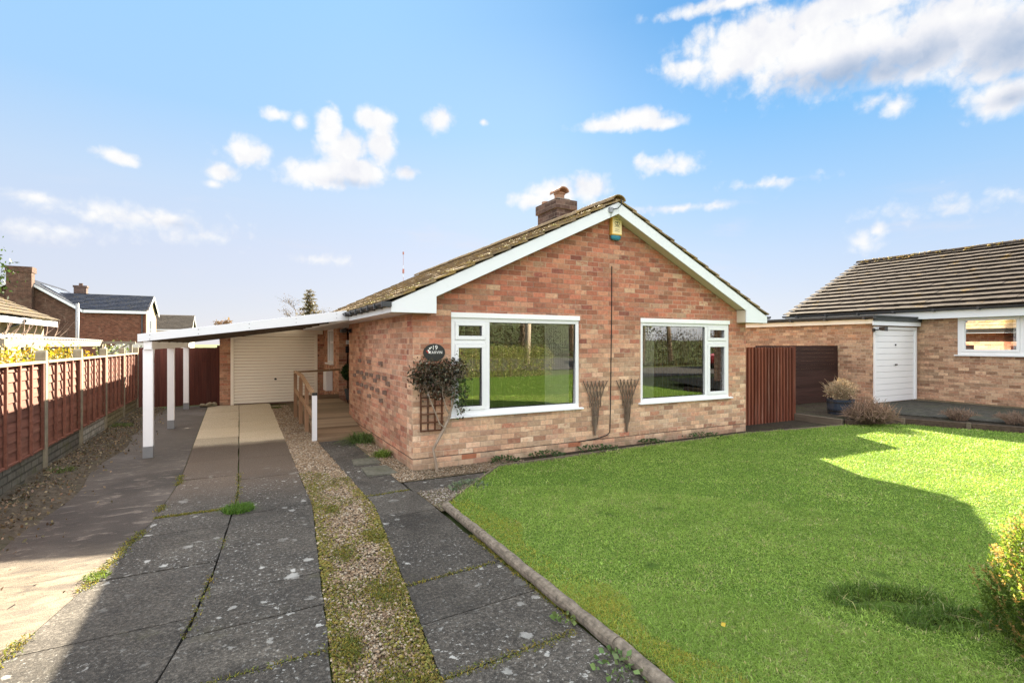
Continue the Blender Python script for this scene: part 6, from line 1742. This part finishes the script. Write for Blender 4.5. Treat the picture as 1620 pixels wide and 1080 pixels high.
w = D.worlds.new('World'); S.world = w; w.use_nodes = True
nt = w.node_tree; h = H(nt); bgn = nt.nodes['Background']; bgn.inputs['Strength'].default_value = .1
sky = h.node('ShaderNodeTexSky', sky_type='NISHITA'); sky.sun_disc = False
sky.sun_elevation = math.asin(SUN.z); sky.sun_rotation = math.atan2(SUN.x, SUN.y); sky.air_density = 1.0; sky.dust_density = .3; sky.ozone_density = 1.5
G = 10 / (2 ** EXPO)       # display-linear value -> world colour at strength .1
def lin(c): return tuple(((q / 255) / 12.92 if q / 255 < .04045 else ((q / 255 + .055) / 1.055) ** 2.4) * G for q in c)
dv = h.vmath('NORMALIZE', h.tc('Generated'))
dx, dy, dz = h.sep(dv)
az = h.math('MULTIPLY', h.math('ARCTAN2', dx, dy), 57.2958); el = h.math('MULTIPLY', h.math('ARCSINE', dz), 57.2958)
def ramp_el(stops):
    n = h.node('ShaderNodeValToRGB'); cr = n.color_ramp
    while len(cr.elements) < len(stops): cr.elements.new(.5)
    for e, (p, c) in zip(cr.elements, stops): e.position = p / 50; e.color = tuple(q / G for q in lin(c)) + (1,)
    h.put(n.inputs[0], h.math('DIVIDE', el, 50.)); return n.outputs[0]
left = ramp_el([(0, (214, 214, 226)), (4, (210, 213, 228)), (9, (207, 214, 233)), (15, (194, 215, 240)), (22, (166, 208, 247)), (32, (158, 208, 250))])
right = ramp_el([(0, (208, 214, 230)), (4, (207, 214, 232)), (9, (192, 211, 238)), (15, (162, 203, 242)), (22, (128, 190, 242)), (32, (90, 166, 230))])
c = h.mix(h.sstep(az, 8., 52.), left, right)
skyc = h.mix(.022, h.vmath('SCALE', c, scale=G), sky.outputs[0])
Pd = h.comb(az, el, 0.)
Pw = h.vmath('ADD', Pd, h.vmath('SCALE', h.comb(h.math('SUBTRACT', h.noise(Pd, .5, 6, .6), .5), h.math('SUBTRACT', h.noise(h.vmath('ADD', Pd, (9., 5., 2.)), .5, 6, .6), .5), 0.), scale=2.6))
def billow(p):
    a_ = h.vor(p, .50, feature='F1'); b_ = h.vor(p, 1.15, feature='F1')
    v = h.math('ADD', h.math('MULTIPLY', a_, .62), h.math('MULTIPLY', b_, .38))
    return h.math('SUBTRACT', 1.05, v)
f1 = h.math('ADD', h.math('MULTIPLY', h.noise(Pd, .55, 9, .62, .35), .55), h.math('MULTIPLY', billow(Pw), .45)); f2 = h.noise(h.vmath('ADD', Pd, (31., 11., 4.)), .13, 5, .55)
Ps = h.vmath('ADD', Pd, (-.35, .7, 0.))
f1s = h.math('ADD', h.math('MULTIPLY', h.noise(Ps, .55, 9, .62, .35), .55), h.math('MULTIPLY', billow(h.vmath('ADD', Pw, (-.35, .7, 0.))), .45))
CL = [(53.7, 27.5, 8.59, 3.0, 1), (60.2, 25.8, 10.11, 3.39, 1), (67.6, 24.7, 8.39, 3.37, 1), (72.6, 22.6, 5.37, 3.0, 1), (47.1, 26.9, 3.02, 1.06, 0.8), (50.8, 26.7, 2.7, 1.97, 1), (60.7, 28.7, 11.0, 1.83, 1), (50.8, 31.4, 8.39, 0.66, 0.7), (71.9, 19.3, 2.94, 1.72, 0.9), (70.8, 21.0, 1.52, 0.99, 0.9), (63.3, 21.1, 1.5, 0.8, 0.55), (65.0, 20.3, 1.35, 0.99, 0.55), (8.6, 21.4, 1.63, 2.07, 1), (10.1, 19.7, 2.93, 2.14, 1), (13.1, 22.9, 2.23, 1.27, 1), (13.8, 20.8, 1.85, 2.5, 1), (7.3, 17.2, 3.81, 1.56, 1), (11.3, 17.9, 4.0, 1.83, 1), (16.4, 17.9, 1.62, 0.75, 0.7), (3.5, 22.1, 1.51, 0.66, 0.7), (5.8, 21.7, 0.96, 0.79, 0.7), (0.9, 18.3, 2.34, 1.47, 0.85), (-1.3, 16.2, 1.6, 0.9, 0.8), (-2.0, 15.0, 0.84, 0.45, 0.6), (-9.4, 16.1, 1.59, 0.72, 0.85), (20.1, 23.3, 1.79, 1.41, 0.9), (24.9, 23.3, 0.49, 0.36, 0.5), (41.2, 23.0, 4.27, 1.16, 0.95), (39.6, 22.7, 5.0, 0.82, 0.8), (44.2, 22.4, 3.12, 0.75, 0.8), (44.9, 18.4, 3.74, 1.09, 0.6), (41.9, 19.0, 1.06, 0.98, 0.55), (33.0, 16.3, 3.63, 1.81, 0.95), (36.5, 16.5, 2.48, 1.79, 0.95), (30.6, 15.5, 3.37, 1.04, 0.8), (62.5, 9.3, 1.53, 1.24, 0.7), (63.5, 10.2, 0.84, 0.78, 0.7), (46.5, 14.1, 6.02, 0.5, 0.42), (54.3, 15.6, 3.97, 0.53, 0.3), (68.8, 11.5, 5.26, 0.92, 0.3), (-8.7, 11.1, 6.76, 1.19, 0.42), (-5.8, 11.5, 3.0, 0.9, 0.6), (-14.2, 11.8, 2.31, 0.5, 0.42), (-10.9, 11.1, 1.02, 1.26, 0.45), (-2.9, 10.1, 4.65, 0.82, 0.3), (7.9, 8.7, 3.1, 0.65, 0.4), (-13.4, 9.4, 4.74, 0.92, 0.35)]
SH = [(63.1, 23.7, 10.86, 2.03, 1), (71.9, 22.6, 4.04, 2.6, 0.9), (56.5, 24.6, 4.36, 1.28, 0.5), (72.2, 18.9, 2.17, 0.81, 0.6), (11.0, 16.5, 5.79, 0.87, 0.5), (16.3, 18.5, 1.75, 1.24, 0.4), (-5.0, 11.0, 2.97, 0.57, 0.4)]
GROW = 1.13
def blobs(lst):
    acc = None
    for a_, e_, wa, we, s_ in lst:
        q = h.vmath('LENGTH', h.vmath('MULTIPLY', h.vmath('SUBTRACT', Pd, (a_, e_, 0)), (1 / (wa * GROW), 1 / (we * GROW), 0)))
        v = h.math('MULTIPLY_ADD', q, -s_, s_)
        acc = v if acc is None else h.math('SMOOTH_MAX', acc, v, .12)
    return acc
dn = h.math('ADD', blobs(CL), h.math('MULTIPLY', h.math('SUBTRACT', f1, .5), 1.35))
mask = h.sstep(dn, -.03, .62)
# thin veils low in the sky
veil = h.math('MULTIPLY', h.sstep(h.noise(h.vmath('MULTIPLY', Pd, (.07, .28, 1.)), 1., 7, .6, .3), .52, .75), h.math('MULTIPLY', h.sstep(el, .5, 6.), h.math('SUBTRACT', 1., h.sstep(el, 11., 17.))))
veil = h.math('MULTIPLY', veil, .35)
fr1 = h.noise(Pw, .20, 4, .5); fr2 = h.noise(h.vmath('ADD', Pw, (-.8, 1.5, 0.)), .20, 4, .5)
relief = h.math('ADD', h.math('MULTIPLY', h.math('SUBTRACT', f1, f1s), .55), h.math('MULTIPLY', h.math('SUBTRACT', fr1, fr2), 1.7))
shd = h.math('MULTIPLY', h.sstep(h.math('ADD', blobs(SH), h.math('MULTIPLY', h.math('SUBTRACT', f2, .5), .6)), -.05, .9), .85)
lum = h.math('SUBTRACT', h.math('ADD', .96, h.math('MULTIPLY', relief, .55)), shd, clamp=True)
ccol = h.vmath('SCALE', h.ramp(lum, [(0, tuple(q / G for q in lin((170, 190, 218)))), (.45, tuple(q / G for q in lin((212, 220, 235)))), (.8, tuple(q / G for q in lin((244, 245, 250)))), (1, (1., 1., 1.))]), scale=G)
skyc = h.mix(veil, skyc, tuple(q for q in lin((236, 234, 242))))
skyc = h.mix(mask, skyc, ccol)
# unseen sky overhead and behind the viewer brightened, added as fill for the shade
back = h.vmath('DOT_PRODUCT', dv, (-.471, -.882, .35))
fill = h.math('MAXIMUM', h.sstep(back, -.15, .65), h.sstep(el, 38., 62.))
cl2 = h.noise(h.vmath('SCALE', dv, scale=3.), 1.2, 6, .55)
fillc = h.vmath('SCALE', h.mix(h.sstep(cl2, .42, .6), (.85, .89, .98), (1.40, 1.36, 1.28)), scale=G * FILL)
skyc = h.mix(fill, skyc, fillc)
below = h.sstep(el, -1.5, 0.)
skyc = h.mix(below, (.25 * G, .25 * G, .22 * G), skyc)
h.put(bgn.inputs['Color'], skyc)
w.cycles.sampling_method = 'MANUAL'; w.cycles.sample_map_resolution = 1024

S.render.engine = 'CYCLES'
S.cycles.max_bounces = 8; S.cycles.diffuse_bounces = 3; S.cycles.glossy_bounces = 4; S.cycles.transparent_max_bounces = 16; S.cycles.transmission_bounces = 4
S.cycles.use_denoising = True; S.cycles.denoising_prefilter = 'NONE'; S.cycles.denoising_input_passes = 'RGB_ALBEDO_NORMAL'; S.cycles.sample_clamp_indirect = 6
S.view_settings.view_transform = 'Standard'; S.view_settings.look = 'None'; S.view_settings.exposure = EXPO; S.view_settings.gamma = 1
S.render.film_transparent = False
